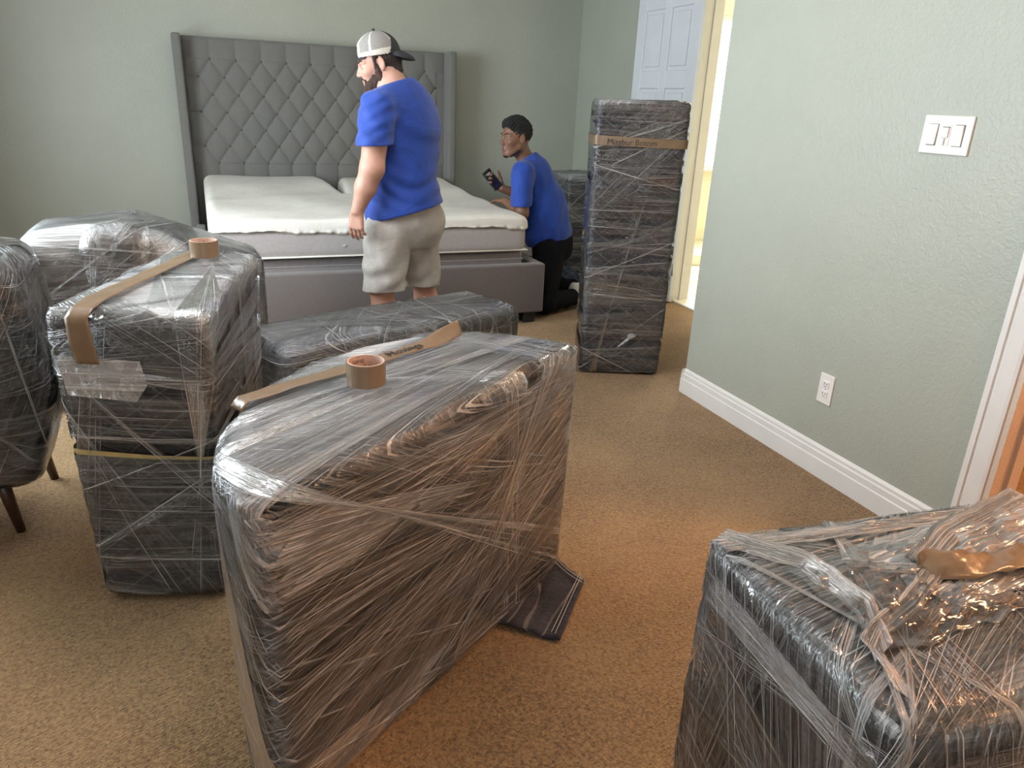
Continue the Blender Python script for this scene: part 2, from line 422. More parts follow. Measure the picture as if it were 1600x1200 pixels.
# stone threshold in the doorway, low tiled step of the tub
struct(box('trim_4', (3.30, 3.44, 3.95, 4.76, -.005, .014), 'marble_tile', bev=.004))
bm = bmesh.new()
me = meshof('step', [(3.9, 6.64, 0), (3.9, 6.05, 0), (5.6, 5.45, 0), (6.39, 5.45, 0), (6.39, 6.64, 0),
                     (3.9, 6.64, .10), (3.9, 6.05, .10), (5.6, 5.45, .10), (6.39, 5.45, .10), (6.39, 6.64, .10)],
            [(0, 1, 6, 5), (1, 2, 7, 6), (2, 3, 8, 7), (3, 4, 9, 8), (4, 0, 5, 9), (5, 6, 7, 8, 9), (4, 3, 2, 1, 0)])
bm.from_mesh(me); bmesh.ops.bevel(bm, geom=[e for e in bm.edges], offset=.008, segments=2, affect='EDGES'); bm.to_mesh(me); bm.free()
st = link('trim_5', me, 'marble_tile', None, False, loc=(3.9, 6.64, 0)); struct(st)
struct(polyprism('baseboard_bathroom', BP, ((3.43, 6.65, 0), (3.9, 6.65, 0), (0, -1, 0)), 'white_trim'))
# doorway lining seen as the peach strip beside the tall chest
struct(vprism('trim_6', [(3.295, 4.76), (3.295, 4.742), (3.36, 4.742), (3.36, 4.732), (3.40, 4.732), (3.40, 4.742), (3.445, 4.742), (3.445, 4.76)], 0, 2.44, 'white_trim'))
struct(vprism('trim_7', [(3.295, 3.95), (3.295, 3.968), (3.445, 3.968), (3.445, 3.95)], 0, 2.44, 'white_trim'))
struct(vprism('trim_8', [(3.31, 4.765), (3.292, 4.765), (3.292, 4.845), (3.31, 4.855)], 0, 2.52, 'white_trim'))

# six-panel door, opened back against the nook wall
door = bpy.data.objects.new('door_1', None); COL.objects.link(door); door.location = (3.292, 4.705, .01); ORG['door_1'] = Vector((0, 0, 0)); door['kind'] = 'structure'
door.rotation_euler = (0, 0, R(.8))
def door_leaf():
    W, HT, T = .83, 2.42, .036
    xs = [0, .115, .372, .458, .715, W]
    zs = [0, .24, .93, 1.12, 1.555, 1.675, 2.085-.0, 2.42-.0]
    zs = [0, .22, .86, 1.04, 1.545, 1.665, 2.06, HT]
    zs = [0, .22, .90, 1.08, 1.535, 1.66, 2.075, 2.42]
    bm = bmesh.new()
    bm_box(bm, -T, -.012, 0, W, 0, HT)
    # stiles and rails stand proud of the sunk panels
    def pr(y0, y1, z0, z1): bm_box(bm, -T-.012, -T+.002, y0, y1, z0, z1, .0035, 1)
    for a, b_ in ((0, .115), (.372, .458), (.715, W)): pr(a, b_, 0, HT)
    for a, b_ in ((0, .22), (.90, 1.08), (1.535, 1.66), (2.075, HT)):
        pr(.115, .372, a, b_); pr(.458, .715, a, b_)
    me = bpy.data.meshes.new('door_leaf'); bm.to_mesh(me); bm.free()
    lf = link('door_leaf', me, 'door_paint', door, False)
    for a, b_ in ((.22, .90), (1.08, 1.535), (1.66, 2.075)):
        for c, d in ((.115, .372), (.458, .715)):
            bm = bmesh.new(); bm_box(bm, -T-.008, -T+.001, c+.028, d-.028, a+.028, b_-.028, .007, 2)
            me = bpy.data.meshes.new('panel'); bm.to_mesh(me); bm.free(); link('panel', me, 'door_paint', lf, False)
    for z in (.25, 1.2, 2.2):
        bm = bmesh.new(); bmesh.ops.create_cone(bm, segments=12, radius1=.007, radius2=.007, depth=.09, cap_ends=True)
        bmesh.ops.translate(bm, verts=bm.verts, vec=(-.045, -.006, z)); me = bpy.data.meshes.new('hinge'); bm.to_mesh(me); bm.free()
        link('hinge', me, 'steel', door)
    bm = bmesh.new(); bmesh.ops.create_uvsphere(bm, u_segments=16, v_segments=10, radius=.027)
    bmesh.ops.translate(bm, verts=bm.verts, vec=(-.095, W-.06, .98))
    r = bmesh.ops.create_cone(bm, segments=12, radius1=.012, radius2=.012, depth=.05, cap_ends=True, matrix=Matrix.Translation((-.065, W-.06, .98)) @ Matrix.Rotation(R(90), 4, 'Y'))
    me = bpy.data.meshes.new('door_knob'); bm.to_mesh(me); bm.free(); link('door_knob', me, 'steel', door)
door_leaf()

# switch plate and outlet
def switch_plate():
    y0, y1, z0, z1 = 1.740, 1.922, 1.300, 1.420
    t = thing('switch_plate', 'white three-gang switch plate high on the pale green right wall', 'light switch', (X, (y0+y1)/2, (z0+z1)/2))
    box('cover_plate', (X-.007, X+.001, y0, y1, z0, z1), 'plate_plastic', t, .003)
    gy = [y1-.043, (y0+y1)/2, y0+.043]
    for i, g in enumerate(gy):
        if i == 1:
            s = box('dimmer', (X-.009, X-.006, g-.0165, g+.0165, z0+.027, z1-.027), 'plate_plastic', t, .001)
            box('rocker', (X-.014, X-.008, g-.012, g+.012, z0+.052, z1-.036), 'plate_plastic', s, .002)
            box('slider', (X-.015, X-.008, g-.003, g+.004, z0+.030, z0+.050), 'plate_plastic', s, .001)
            box('slot', (X-.0095, X-.0085, g-.0135, g+.0135, z1-.037, z1-.034), 'dark_slot', s, 0)
        else:
            tilt = Matrix.Translation((X-.006, g, (z0+z1)/2)) @ Matrix.Rotation(R(3.5 if i == 0 else -3.5), 4, 'Y') @ Matrix.Translation((-X+.006, -g, -(z0+z1)/2))
            box('gap', (X-.0078, X-.0065, g-.0175, g+.0175, z0+.0265, z1-.0265), 'dark_slot', t, 0)
            box('rocker', (X-.0125, X-.005, g-.016, g+.016, z0+.028, z1-.028), 'plate_plastic', t, .0015, xf=tilt)
switch_plate()
def outlet():
    yc, zc = 2.105, .369
    t = thing('wall_outlet', 'white duplex outlet low on the pale green right wall above the baseboard', 'outlet', (X, yc, zc))
    box('cover_plate', (X-.006, X+.001, yc-.037, yc+.037, zc-.062, zc+.062), 'plate_plastic', t, .0025)
    for s in (-1, 1):
        c = zc+s*.0205
        r = box('receptacle', (X-.009, X-.005, yc-.0165, yc+.0165, c-.014, c+.014), 'plate_plastic', t, .002)
        box('slot', (X-.0096, X-.0085, yc+.0055, yc+.008, c-.003, c+.007), 'dark_slot', r, 0)
        box('slot', (X-.0096, X-.0085, yc-.008, yc-.0055, c-.002, c+.006), 'dark_slot', r, 0)
        box('slot', (X-.0096, X-.0085, yc-.002, yc+.002, c-.010, c-.006), 'dark_slot', r, 0)
    box('screw', (X-.0075, X-.0055, yc-.002, yc+.002, zc-.002, zc+.002), 'steel', t, .0005)
outlet()
# small grey thing on the bathroom sill
bm = bmesh.new(); bmesh.ops.create_cone(bm, segments=16, radius1=.045, radius2=.028, depth=.10, cap_ends=True)
bmesh.ops.translate(bm, verts=bm.verts, vec=(4.66, 6.60, .893)); bmesh.ops.bevel(bm, geom=[e for e in bm.edges if e.calc_face_angle(0) > 1], offset=.01, segments=3, affect='EDGES')
me = bpy.data.meshes.new('jar'); bm.to_mesh(me); bm.free()
tag(link('jar', me, 'granite', None, True, loc=(4.66, 6.60, .843)), 'small grey jar standing on the bathroom window sill', 'jar')

# ------------------------------------------------------------------ implicit surfaces (numpy surface nets)
class Field:
    def __init__(s, lo, hi, h):
        s.h = h; s.lo = np.array(lo, float)
        n = np.ceil((np.array(hi)-s.lo)/h).astype(int)+1
        s.ax = [s.lo[i]+h*np.arange(n[i]) for i in range(3)]
        s.F = np.full(tuple(n), 1.0, np.float32)
    def box(s, lo, hi, m):
        r = []
        for i in range(3):
            a = int(np.clip(math.floor((lo[i]-m-s.lo[i])/s.h), 0, s.F.shape[i]-1)); b = int(np.clip(math.ceil((hi[i]+m-s.lo[i])/s.h)+1, a+1, s.F.shape[i]))
            r.append(slice(a, b))
        g = np.meshgrid(s.ax[0][r[0]], s.ax[1][r[1]], s.ax[2][r[2]], indexing='ij', sparse=True)
        return tuple(r), g
    def put(s, sl, d, k, mode='u'):
        f = s.F[sl]
        d = np.broadcast_to(d, f.shape).astype(np.float32)
        if mode == 'u':
            if k > 0:
                h = np.clip(.5+.5*(f-d)/k, 0, 1); s.F[sl] = f*(1-h)+d*h-k*h*(1-h)
            else: s.F[sl] = np.minimum(f, d)
        elif mode == 's':
            if k > 0:
                d = -d; h = np.clip(.5-.5*(f-d)/k, 0, 1); s.F[sl] = f*(1-h)+d*h+k*h*(1-h)
            else: s.F[sl] = np.maximum(f, -d)
    def cone(s, a, b, ra, rb, k=.02, mode='u'):
        a = np.array(a, float); b = np.array(b, float); m = max(ra, rb)+k+.02
        sl, (x, y, z) = s.box(np.minimum(a, b), np.maximum(a, b), m)
        ab = b-a; L2 = max(ab@ab, 1e-9)
        t = np.clip(((x-a[0])*ab[0]+(y-a[1])*ab[1]+(z-a[2])*ab[2])/L2, 0, 1)
        d = np.sqrt((x-a[0]-t*ab[0])**2+(y-a[1]-t*ab[1])**2+(z-a[2]-t*ab[2])**2)-(ra+(rb-ra)*t)
        s.put(sl, d, k, mode)
    def ell(s, c, rad, axes=None, k=.02, mode='u'):
        c = np.array(c, float); A = np.eye(3) if axes is None else np.array(axes, float); rad = np.array(rad, float)
        ext = np.sqrt(((A*rad[:, None])**2).sum(0)); m = k+.02
        sl, (x, y, z) = s.box(c-ext, c+ext, m)
        q = [((x-c[0])*A[i, 0]+(y-c[1])*A[i, 1]+(z-c[2])*A[i, 2]) for i in range(3)]
        k0 = np.sqrt(sum((q[i]/rad[i])**2 for i in range(3))); k1 = np.sqrt(sum((q[i]/rad[i]**2)**2 for i in range(3)))
        d = k0*(k0-1)/np.maximum(k1, 1e-6)
        s.put(sl, d, k, mode)
    def rbox(s, c, half, axes=None, r=.02, k=.0, mode='u'):
        c = np.array(c, float); A = np.eye(3) if axes is None else np.array(axes, float)
        ext = (abs(A)*np.array(half)[:, None]).sum(0)
        sl, (x, y, z) = s.box(c-ext, c+ext, k+.03)
        q = [abs((x-c[0])*A[i, 0]+(y-c[1])*A[i, 1]+(z-c[2])*A[i, 2])-half[i]+r for i in range(3)]
        o = np.sqrt(sum(np.maximum(v, 0)**2 for v in q)); i_ = np.minimum(np.maximum(np.maximum(q[0], q[1]), q[2]), 0)
        s.put(sl, o+i_-r, k, mode)
    def cut(s, p, n):   # keep the side where (x-p).n < 0
        x, y, z = np.meshgrid(*s.ax, indexing='ij', sparse=True)
        s.F = np.maximum(s.F, ((x-p[0])*n[0]+(y-p[1])*n[1]+(z-p[2])*n[2]).astype(np.float32))
    def func(s, fn):
        x, y, z = np.meshgrid(*s.ax, indexing='ij', sparse=True)
        s.F = (s.F+fn(x, y, z)).astype(np.float32)
    def mesh(s):
        F = s.F; I = F < 0
        c = np.zeros(tuple(n-1 for n in F.shape), np.int8)
        for dx in (0, 1):
            for dy in (0, 1):
                for dz in (0, 1):
                    c += I[dx:F.shape[0]-1+dx, dy:F.shape[1]-1+dy, dz:F.shape[2]-1+dz]
        act = (c > 0) & (c < 8)
        idx = np.argwhere(act); n = len(idx)
        ids = np.full(act.shape, -1, np.int32); ids[tuple(idx.T)] = np.arange(n)
        acc = np.zeros((n, 3)); cnt = np.zeros(n)
        for ax in range(3):
            o1, o2 = [i for i in range(3) if i != ax]
            for u in (0, 1):
                for v in (0, 1):
                    p = idx.copy(); p[:, o1] += u; p[:, o2] += v; q = p.copy(); q[:, ax] += 1
                    fa = F[tuple(p.T)]; fb_ = F[tuple(q.T)]; m = (fa < 0) != (fb_ < 0)
                    t = np.zeros(n); t[m] = fa[m]/(fa[m]-fb_[m])
                    pt = p.astype(float); pt[:, ax] += t
                    acc[m] += pt[m]; cnt[m] += 1
        V = acc/cnt[:, None]*s.h+s.lo
        faces = []
        for ax in range(3):
            o1, o2 = (ax+1) % 3, (ax+2) % 3
            sa = [slice(None)]*3; sb = [slice(None)]*3; sa[ax] = slice(0, -1); sb[ax] = slice(1, None)
            E = I[tuple(sa)] != I[tuple(sb)]
            e = np.argwhere(E); e = e[(e[:, o1] > 0) & (e[:, o2] > 0) & (e[:, o1] < F.shape[o1]-1) & (e[:, o2] < F.shape[o2]-1)]
            def cell(d1, d2):
                q = e.copy(); q[:, o1] -= d1; q[:, o2] -= d2; return ids[tuple(q.T)]
            quad = np.stack([cell(1, 1), cell(0, 1), cell(0, 0), cell(1, 0)], 1)
            inside = I[tuple(e.T)]
            quad[~inside] = quad[~inside][:, ::-1]
            faces.append(quad)
        return V, np.concatenate(faces)
def fast_mesh(name, V, Fq):
    me = bpy.data.meshes.new(name)
    me.vertices.add(len(V)); me.vertices.foreach_set('co', np.asarray(V, np.float32).ravel())
    me.loops.add(Fq.size); me.loops.foreach_set('vertex_index', Fq.astype(np.int32).ravel())
    me.polygons.add(len(Fq)); me.polygons.foreach_set('loop_start', np.arange(0, Fq.size, 4, dtype=np.int32))
    me.update(calc_edges=True); me.validate()
    return me
def relax(V, Fq, it=2, lam=.5):
    E = np.concatenate([Fq[:, [0, 1]], Fq[:, [1, 2]], Fq[:, [2, 3]], Fq[:, [3, 0]]])
    for _ in range(it):
        S = np.zeros_like(V); n = np.zeros(len(V))
        for a, b_ in ((0, 1), (1, 0)):
            for c in range(3): S[:, c] += np.bincount(E[:, a], weights=V[E[:, b_], c], minlength=len(V))
            n += np.bincount(E[:, a], minlength=len(V))
        V = V*(1-lam)+lam*S/np.maximum(n, 1)[:, None]
    return V

# ------------------------------------------------------------------ bed
def bed():
    t = thing('bed_frame', 'wide grey upholstered bed frame with tall button-tufted winged headboard', 'bed', (.98, 5.5, 0))
    x0, x1, z0, z1, yf = -.058, 1.962, .30, 1.765, 6.50
    sx, sz = .1855, .125
    def hgt(x, z):
        u = (x-.036)/sx; w = (1.611-z)/sz
        bx = max(0, min(1, 1))
        wz = w
        inside = -0.0 <= wz <= 6.0
        if wz < 0:       # pleats running up to the top edge
            p = abs(math.sin(math.pi*(u-.5)))**.45
            e = min(1, (-wz)*1.0)
            return .026*(1-(1-p)*(1-.35*e))*(1-max(0, (z-(z1-.03))/.03)**2*.9)
        if wz > 6:
            p = abs(math.sin(math.pi*(u-.5)))**.45
            return .026*p
        if u < 0 or u > 10:
            p = abs(math.sin(math.pi*(wz-1)/2))**.45
            return .026*p*(1-max(0, (abs(u-5)-5.35)/.15)**2*.5) if True else 0
        a = u-.5+wz/2*1.0; a = (u-.5)+(wz)/1.0*.5; b_ = (u-.5)-(wz)*.5
        p = (abs(math.sin(math.pi*a))**.5)*(abs(math.sin(math.pi*b_))**.5)
        q = abs(math.sin(math.pi*a))
        return .004+.028*p**.8 + .002*min(1, q*4)
    nx, nz = 300, 216
    V = []; Fq = []
    for j in range(nz+1):
        z = z0+(z1-z0)*j/nz
        for i in range(nx+1):
            x = x0+(x1-x0)*i/nx
            V.append((x, yf-hgt(x, z), z))
    for j in range(nz):
        for i in range(nx):
            a = j*(nx+1)+i; Fq.append((a, a+1, a+nx+2, a+nx+1))
    # closed back so the panel has its real thickness
    n0 = len(V)
    V += [(x0, 6.60, z0), (x1, 6.60, z0), (x1, 6.60, z1), (x0, 6.60, z1)]
    bl, br = 0, nx; tl, tr = nz*(nx+1), nz*(nx+1)+nx
    Fq.append((n0, n0+3, n0+2, n0+1))
    Fq.append(tuple([n0+3, n0+2]+[tl+i for i in range(nx, -1, -1)]))
    hb = link('headboard', meshof('headboard', V, Fq), 'headboard_fabric', t)
    bm = bmesh.new(); bmesh.ops.create_uvsphere(bm, u_segments=10, v_segments=6, radius=.0115); bmesh.ops.scale(bm, verts=bm.verts, vec=(1, .5, 1))
    bme = bpy.data.meshes.new('button'); bm.to_mesh(bme); bm.free(); bme.materials.append(MATS['button_fabric'])
    bme.polygons.foreach_set('use_smooth', [True]*len(bme.polygons))
    for r in range(7):
        xs = [.036+sx*(i+.5) for i in range(10)] if r % 2 == 0 else [.036+sx*i for i in range(11)]
        for x in xs:
            o = bpy.data.objects.new('button', bme); COL.objects.link(o); o.parent = hb
            o.location = Vector((x, yf-.006, 1.611-sz*r))-ORG[t.name]
    for a, b_ in ((-.122, -.060), (1.964, 2.030)):
        box('wing', (a, b_, 6.33, 6.60, 0.02, 1.772), 'headboard_fabric', t, .018, 4, smooth=True)
    box('footboard', (-.09, 2.055, 4.428, 4.50, .08, .41), 'frame_fabric', t, .014, 4, smooth=True)
    for a, b_ in ((-.09, -.02), (1.985, 2.055)):
        box('side_rail', (a, b_, 4.495, 6.34, .09, .408), 'frame_fabric', t, .012, 3, smooth=True)
    for a in (-.03, 1.93):
        for y in (4.47, 6.2): box('leg', (a, a+.085, y, y+.085, 0, .085), 'black_plastic', t, .006)
    box('slat_deck', (-.02, 1.985, 4.50, 6.33, .20, .24), 'base_fabric', t, .005)
    # adjustable base under the mattress
    ab = thing('adjustable_base', 'low grey adjustable bed base showing in the gap under the mattress', 'bed base', (.98, 5.4, .24))
    box('base_platform', (.01, 1.93, 4.53, 6.30, .24, .475), 'base_fabric', ab, .02, 3, smooth=True)
    box('piping', (.006, 1.934, 4.526, 6.304, .425, .433), 'mattress_side', ab, .003)
bed()

def mattress():
    t = thing('mattress', 'white split-head mattress lying inside the grey bed frame', 'mattress', (.975, 5.5, .475))
    def build(x0, x1, y0, y1, z0, z1, r, h, inset=0):
        f = Field((x0-.05, y0-.05, z0-.05), (x1+.05, y1+.05, z1+.14), h)
        f.rbox(((x0+x1)/2, (y0+y1)/2, (z0+z1)/2), ((x1-x0)/2, (y1-y0)/2, (z1-z0)/2), r=r)
        # V-shaped split between the two head halves
        sl = tuple(slice(None) for _ in range(3)); x, y, z = np.meshgrid(*f.ax, indexing='ij', sparse=True)
        wv = np.clip((y-5.75)/(6.45-5.75), 0, 1)*.055+np.clip((z-.60)/.14, 0, 1)*np.clip((y-5.62)/.5, 0, 1)*.03
        d = abs(x-.965)-wv+np.clip(.56-z, 0, 1)*.0+np.where(y < 5.62, .2, 0)-.004
        f.put(sl, d+0*z, .05, 's')
        return f
    f = build(.01, 1.93, 4.47, 6.46, .49, .655, .04, .014)
    V, Q = f.mesh(); V = relax(V, Q, 2)
    def lift(V):
        k = np.clip((V[:, 1]-5.45)/.9, 0, 1); k = k*k*(3-2*k)
        V[:, 2] += .045*k*np.clip((V[:, 2]-.45)/.2, 0, 1)
        return V
    link('mattress_core', fast_mesh('mattress_core', lift(V), Q), 'mattress_side', t)
    f = build(-.004, 1.944, 4.456, 6.475, .57, .722, .055, .0125)
    V, Q = f.mesh(); V = relax(V, Q, 2)
    # gathered hem: ruffles, and the hem pulled higher in the middle of the foot
    x, y, z = V.T
    low = np.clip((.66-z)/.08, 0, 1)
    V[:, 2] += low*(.062+.012*np.sin(x*5+1.0)+.006*np.sin(x*23)) * (y < 4.62)
    V[:, 2] -= low*.10*(y >= 4.62)*np.clip((y-4.62)/.15, 0, 1)*((x < .08) | (x > 1.86))
    edge = (abs(y-4.456) < .03)
    V[:, 1] -= edge*low*(.006+.007*np.sin(x*70)+.005*np.sin(x*133+1))
    V[:, 2] += .004*np.sin(x*9+y*4)+.004*np.sin(y*11-x*3)
    link('mattress_cover', fast_mesh('mattress_cover', lift(V), Q), 'mattress_cover', t)
    bm = bmesh.new(); bm_box(bm, .003, 1.937, 4.462, 6.44, .494, .502, .003, 1)
    me = bpy.data.meshes.new('piping'); bm.to_mesh(me); bm.free(); link('piping', me, 'mattress_cover', t)
    box('label_tag', (.735, .75, 4.462, 4.468, .555, .567), 'cap_cream', t, .001)
mattress()

# ------------------------------------------------------------------ stretch-wrapped furniture
def sphere_dirs(n):
    """cube-sphere: grid verts and quads on six faces, merged"""
    key = {}; V = []; Q = []
    for ax in range(3):
        for sg in (-1, 1):
            g = [[None]*(n+1) for _ in range(n+1)]
            for i in range(n+1):
                for j in range(n+1):
                    a = math.tan((2*i/n-1)*math.pi/4); b_ = math.tan((2*j/n-1)*math.pi/4)
                    p = [0, 0, 0]; p[ax] = sg; p[(ax+1) % 3] = a*sg; p[(ax+2) % 3] = b_
                    kk = tuple(round(c, 5) for c in p)
                    if kk not in key: key[kk] = len(V); V.append(p)
                    g[i][j] = key[kk]
            for i in range(n):
                for j in range(n): Q.append((g[i][j], g[i+1][j], g[i+1][j+1], g[i][j+1]))
    V = np.array(V); V /= np.linalg.norm(V, axis=1)[:, None]
    return V, np.array(Q)
SPH = {n: sphere_dirs(n) for n in (44, 60)}
def hull_of(spheres):
    bm = bmesh.new()
    for (x, y, z, r) in spheres:
        bmesh.ops.create_icosphere(bm, subdivisions=2, radius=r, matrix=Matrix.Translation((x, y, z)))
    res = bmesh.ops.convex_hull(bm, input=bm.verts)
    junk = [g for g in res['geom_interior'] if isinstance(g, bmesh.types.BMVert)]
    bmesh.ops.delete(bm, geom=junk, context='VERTS')
    bm.normal_update(); bm.verts.index_update()
    V = np.array([v.co[:] for v in bm.verts]); E = np.array([[v.index for v in e.verts] for e in bm.edges])
    N = np.array([f.normal[:] for f in bm.faces]); C = np.array([f.calc_center_median()[:] for f in bm.faces])
    bm.free()
    cen = (V.min(0)+V.max(0))/2
    s = np.sign(((C-cen)*N).sum(1)); N *= s[:, None]
    return V, E, N, (N*C).sum(1), cen
def radial(hull, n, off=0.0, center=None):
    V, E, N, D, cen = hull
    if center is not None: cen = np.array(center)
    dirs, Q = SPH[n]
    ext = (V.max(0)-V.min(0))/2
    d = dirs*ext; d /= np.linalg.norm(d, axis=1)[:, None]
    den = d@N.T; num = (D-N@cen)[None, :]
    tt = np.where(den > 1e-4, num/np.maximum(den, 1e-4), 1e9).min(1)+off
    return cen+d*tt[:, None], Q, d
def bands(hull, specs, seed, zmin=.004, M=5, K=90):
    """each band is wound round the convex bundle between two planes; returns verts, faces, uv"""
    rng = random.Random(seed); HV, E = hull[0], hull[1]; cen = hull[4]
    VV, FF, UV = [], [], []
    A, B = HV[E[:, 0]], HV[E[:, 1]]
    def loop(n, p, K, ref):
        n = n/np.linalg.norm(n)
        da, db = (A-p)@n, (B-p)@n; m = (da < 0) != (db < 0)
        if m.sum() < 6: return None
        t = da[m]/(da[m]-db[m]); P = A[m]+(B[m]-A[m])*t[:, None]
        c = (P.min(0)+P.max(0))/2
        e1 = ref-n*(ref@n); e1 /= np.linalg.norm(e1); e2 = np.cross(n, e1)
        ang = np.arctan2((P-c)@e2, (P-c)@e1); o = np.argsort(ang); P = P[o]; ang = ang[o]
        P = np.vstack([P[-1:], P, P[:1]]); ang = np.concatenate([[ang[-1]-2*math.pi], ang, [ang[0]+2*math.pi]])
        s0 = np.interp(-math.pi, ang, np.arange(len(ang)))
        cum = np.concatenate([[0], np.cumsum(np.linalg.norm(np.diff(P, axis=0), axis=1))])
        a0 = np.interp(-math.pi, ang, cum); a1 = np.interp(math.pi, ang, cum)
        s = a0+(a1-a0)*np.arange(K)/(K-1)
        out = np.stack([np.interp(s, cum, P[:, k]) for k in range(3)], 1)
        rad = out-c; rad /= np.linalg.norm(rad, axis=1)[:, None]
        return out, rad, s-a0
    for bi, sp in enumerate(specs):
        n1, p1, n2, p2, off = sp[:5]
        base = len(VV)
        n1, n2, p1, p2 = map(lambda q: np.array(q, float), (n1, n2, p1, p2))
        n1 /= np.linalg.norm(n1); n2 /= np.linalg.norm(n2)
        ref = np.array((1., .13, .05)) if abs(n1[0]) < .8 else np.array((0.1, 1., .05))
        rows = []; ok = True
        for k in range(M):
            f = k/(M-1); q = loop(n1*(1-f)+n2*f, p1*(1-f)+p2*f, K, ref)
            if q is None: ok = False; break
            rows.append(q)
        if not ok: continue
        ru, rv = rng.random()*50, rng.random()*50
        w = np.linalg.norm(rows[-1][0]-rows[0][0], axis=1).mean()
        for k, (P, rad, s) in enumerate(rows):
            P = P+rad*off
            P[:, 2] = np.maximum(P[:, 2], zmin)
            for i in range(K):
                VV.append(P[i]); UV.append((s[i]+ru, w*k/(M-1)+rv))
        for k in range(M-1):
            for i in range(K-1):
                a = base+k*K+i; FF.append((a, a+1, a+K+1, a+K))
    return VV, FF, UV
def rnd_specs(hull, seed, nh, nd, ntop, tilt=.25, wid=(.05, .18)):
    rng = random.Random(seed); V = hull[0]; lo, hi = V.min(0), V.max(0); c = hull[4]; S = []
    def plane(z, t):
        a = rng.random()*6.283
        return np.array((math.cos(a)*t, math.sin(a)*t, 1.)), np.array((c[0], c[1], z))
    for i in range(nh):     # level wraps, slightly tilted and fanning
        z = lo[2]+(hi[2]-lo[2])*(i+.3+.4*rng.random())/nh; n, p = plane(z, rng.random()*tilt); w = rng.uniform(*wid)
        n2 = n+np.array((rng.uniform(-.12, .12), rng.uniform(-.12, .12), 0))
        S.append((n, p-np.array((0, 0, w/2)), n2, p+np.array((0, 0, w/2)), .003+.0007*len(S)%.004))
    for i in range(nd):     # steep diagonal wraps over the top edges
        a = rng.random()*6.283; t = rng.uniform(.55, 1.3); n = np.array((math.cos(a)*t, math.sin(a)*t, 1.))
        p = c+np.array((rng.uniform(-.1, .1), rng.uniform(-.1, .1), (hi[2]-lo[2])*rng.uniform(-.15, .45)))
        w = rng.uniform(*wid)*.9; n2 = n+np.array([rng.uniform(-.25, .25) for _ in range(3)])
        S.append((n, p-np.array((0, 0, w/2)), n2, p+np.array((0, 0, w/2)), .0035+.0006*(i % 5)))
    for i in range(ntop):   # wraps passing right over the top
        a = rng.random()*6.283; n = np.array((math.cos(a), math.sin(a), rng.uniform(-.35, .35)))
        p = c+np.array((rng.uniform(-.15, .15), rng.uniform(-.15, .15), 0)); w = rng.uniform(*wid)
        d = np.array((math.cos(a), math.sin(a), 0))*w/2
        n2 = n+np.array([rng.uniform(-.3, .3) for _ in range(3)])
        S.append((n, p-d, n2, p+d, .004+.0006*(i % 4)))
    return S
def add_film(root, hull, specs, ropes, seed, mat='film_band', zmin=.004):
    V, F, UV = bands(hull, specs, seed, zmin)
    me = meshof('stretch_film', V, F, UV)
    n1 = len(F)
    o = link('film_wraps', me, mat, root); o['kind'] = 'stuff'
    for k, rp in enumerate(ropes):
        V, F, UV = bands(hull, [rp], seed+5+k, zmin)
        if not V: continue
        o = link('film_rope', meshof('film_rope', V, F, UV), 'film_rope', root)
def add_strands(root, hull, specs, seed, per, zmin, wk=1.0):
    """thin tight folds of film lying along each wrap"""
    rng = random.Random(seed*3+1); sp = []
    for si, (n1, p1, n2, p2, off) in enumerate(specs):
        n1, n2, p1, p2 = map(lambda q: np.array(q, float), (n1, n2, p1, p2))
        n1 = n1/np.linalg.norm(n1); n2 = n2/np.linalg.norm(n2)
        for k in range(per):
            f = rng.random()*1.3-.15; n = n1*(1-f)+n2*f; n /= np.linalg.norm(n)
            n = n+np.array([rng.gauss(0, .012) for _ in range(3)]); p = p1*(1-f)+p2*f
            w = rng.choice((.0005, .0006, .0008, .0010, .0016))*wk; dd = n*w/2
            sp.append((n, p-dd, n, p+dd, off+.0012+rng.random()*.0025))
    V, F, UV = bands(hull, sp, seed+9, zmin, 2, 70)
    o = link('film_strands', meshof('film_strands', V, F, UV), 'film_strand', root); o['kind'] = 'stuff'
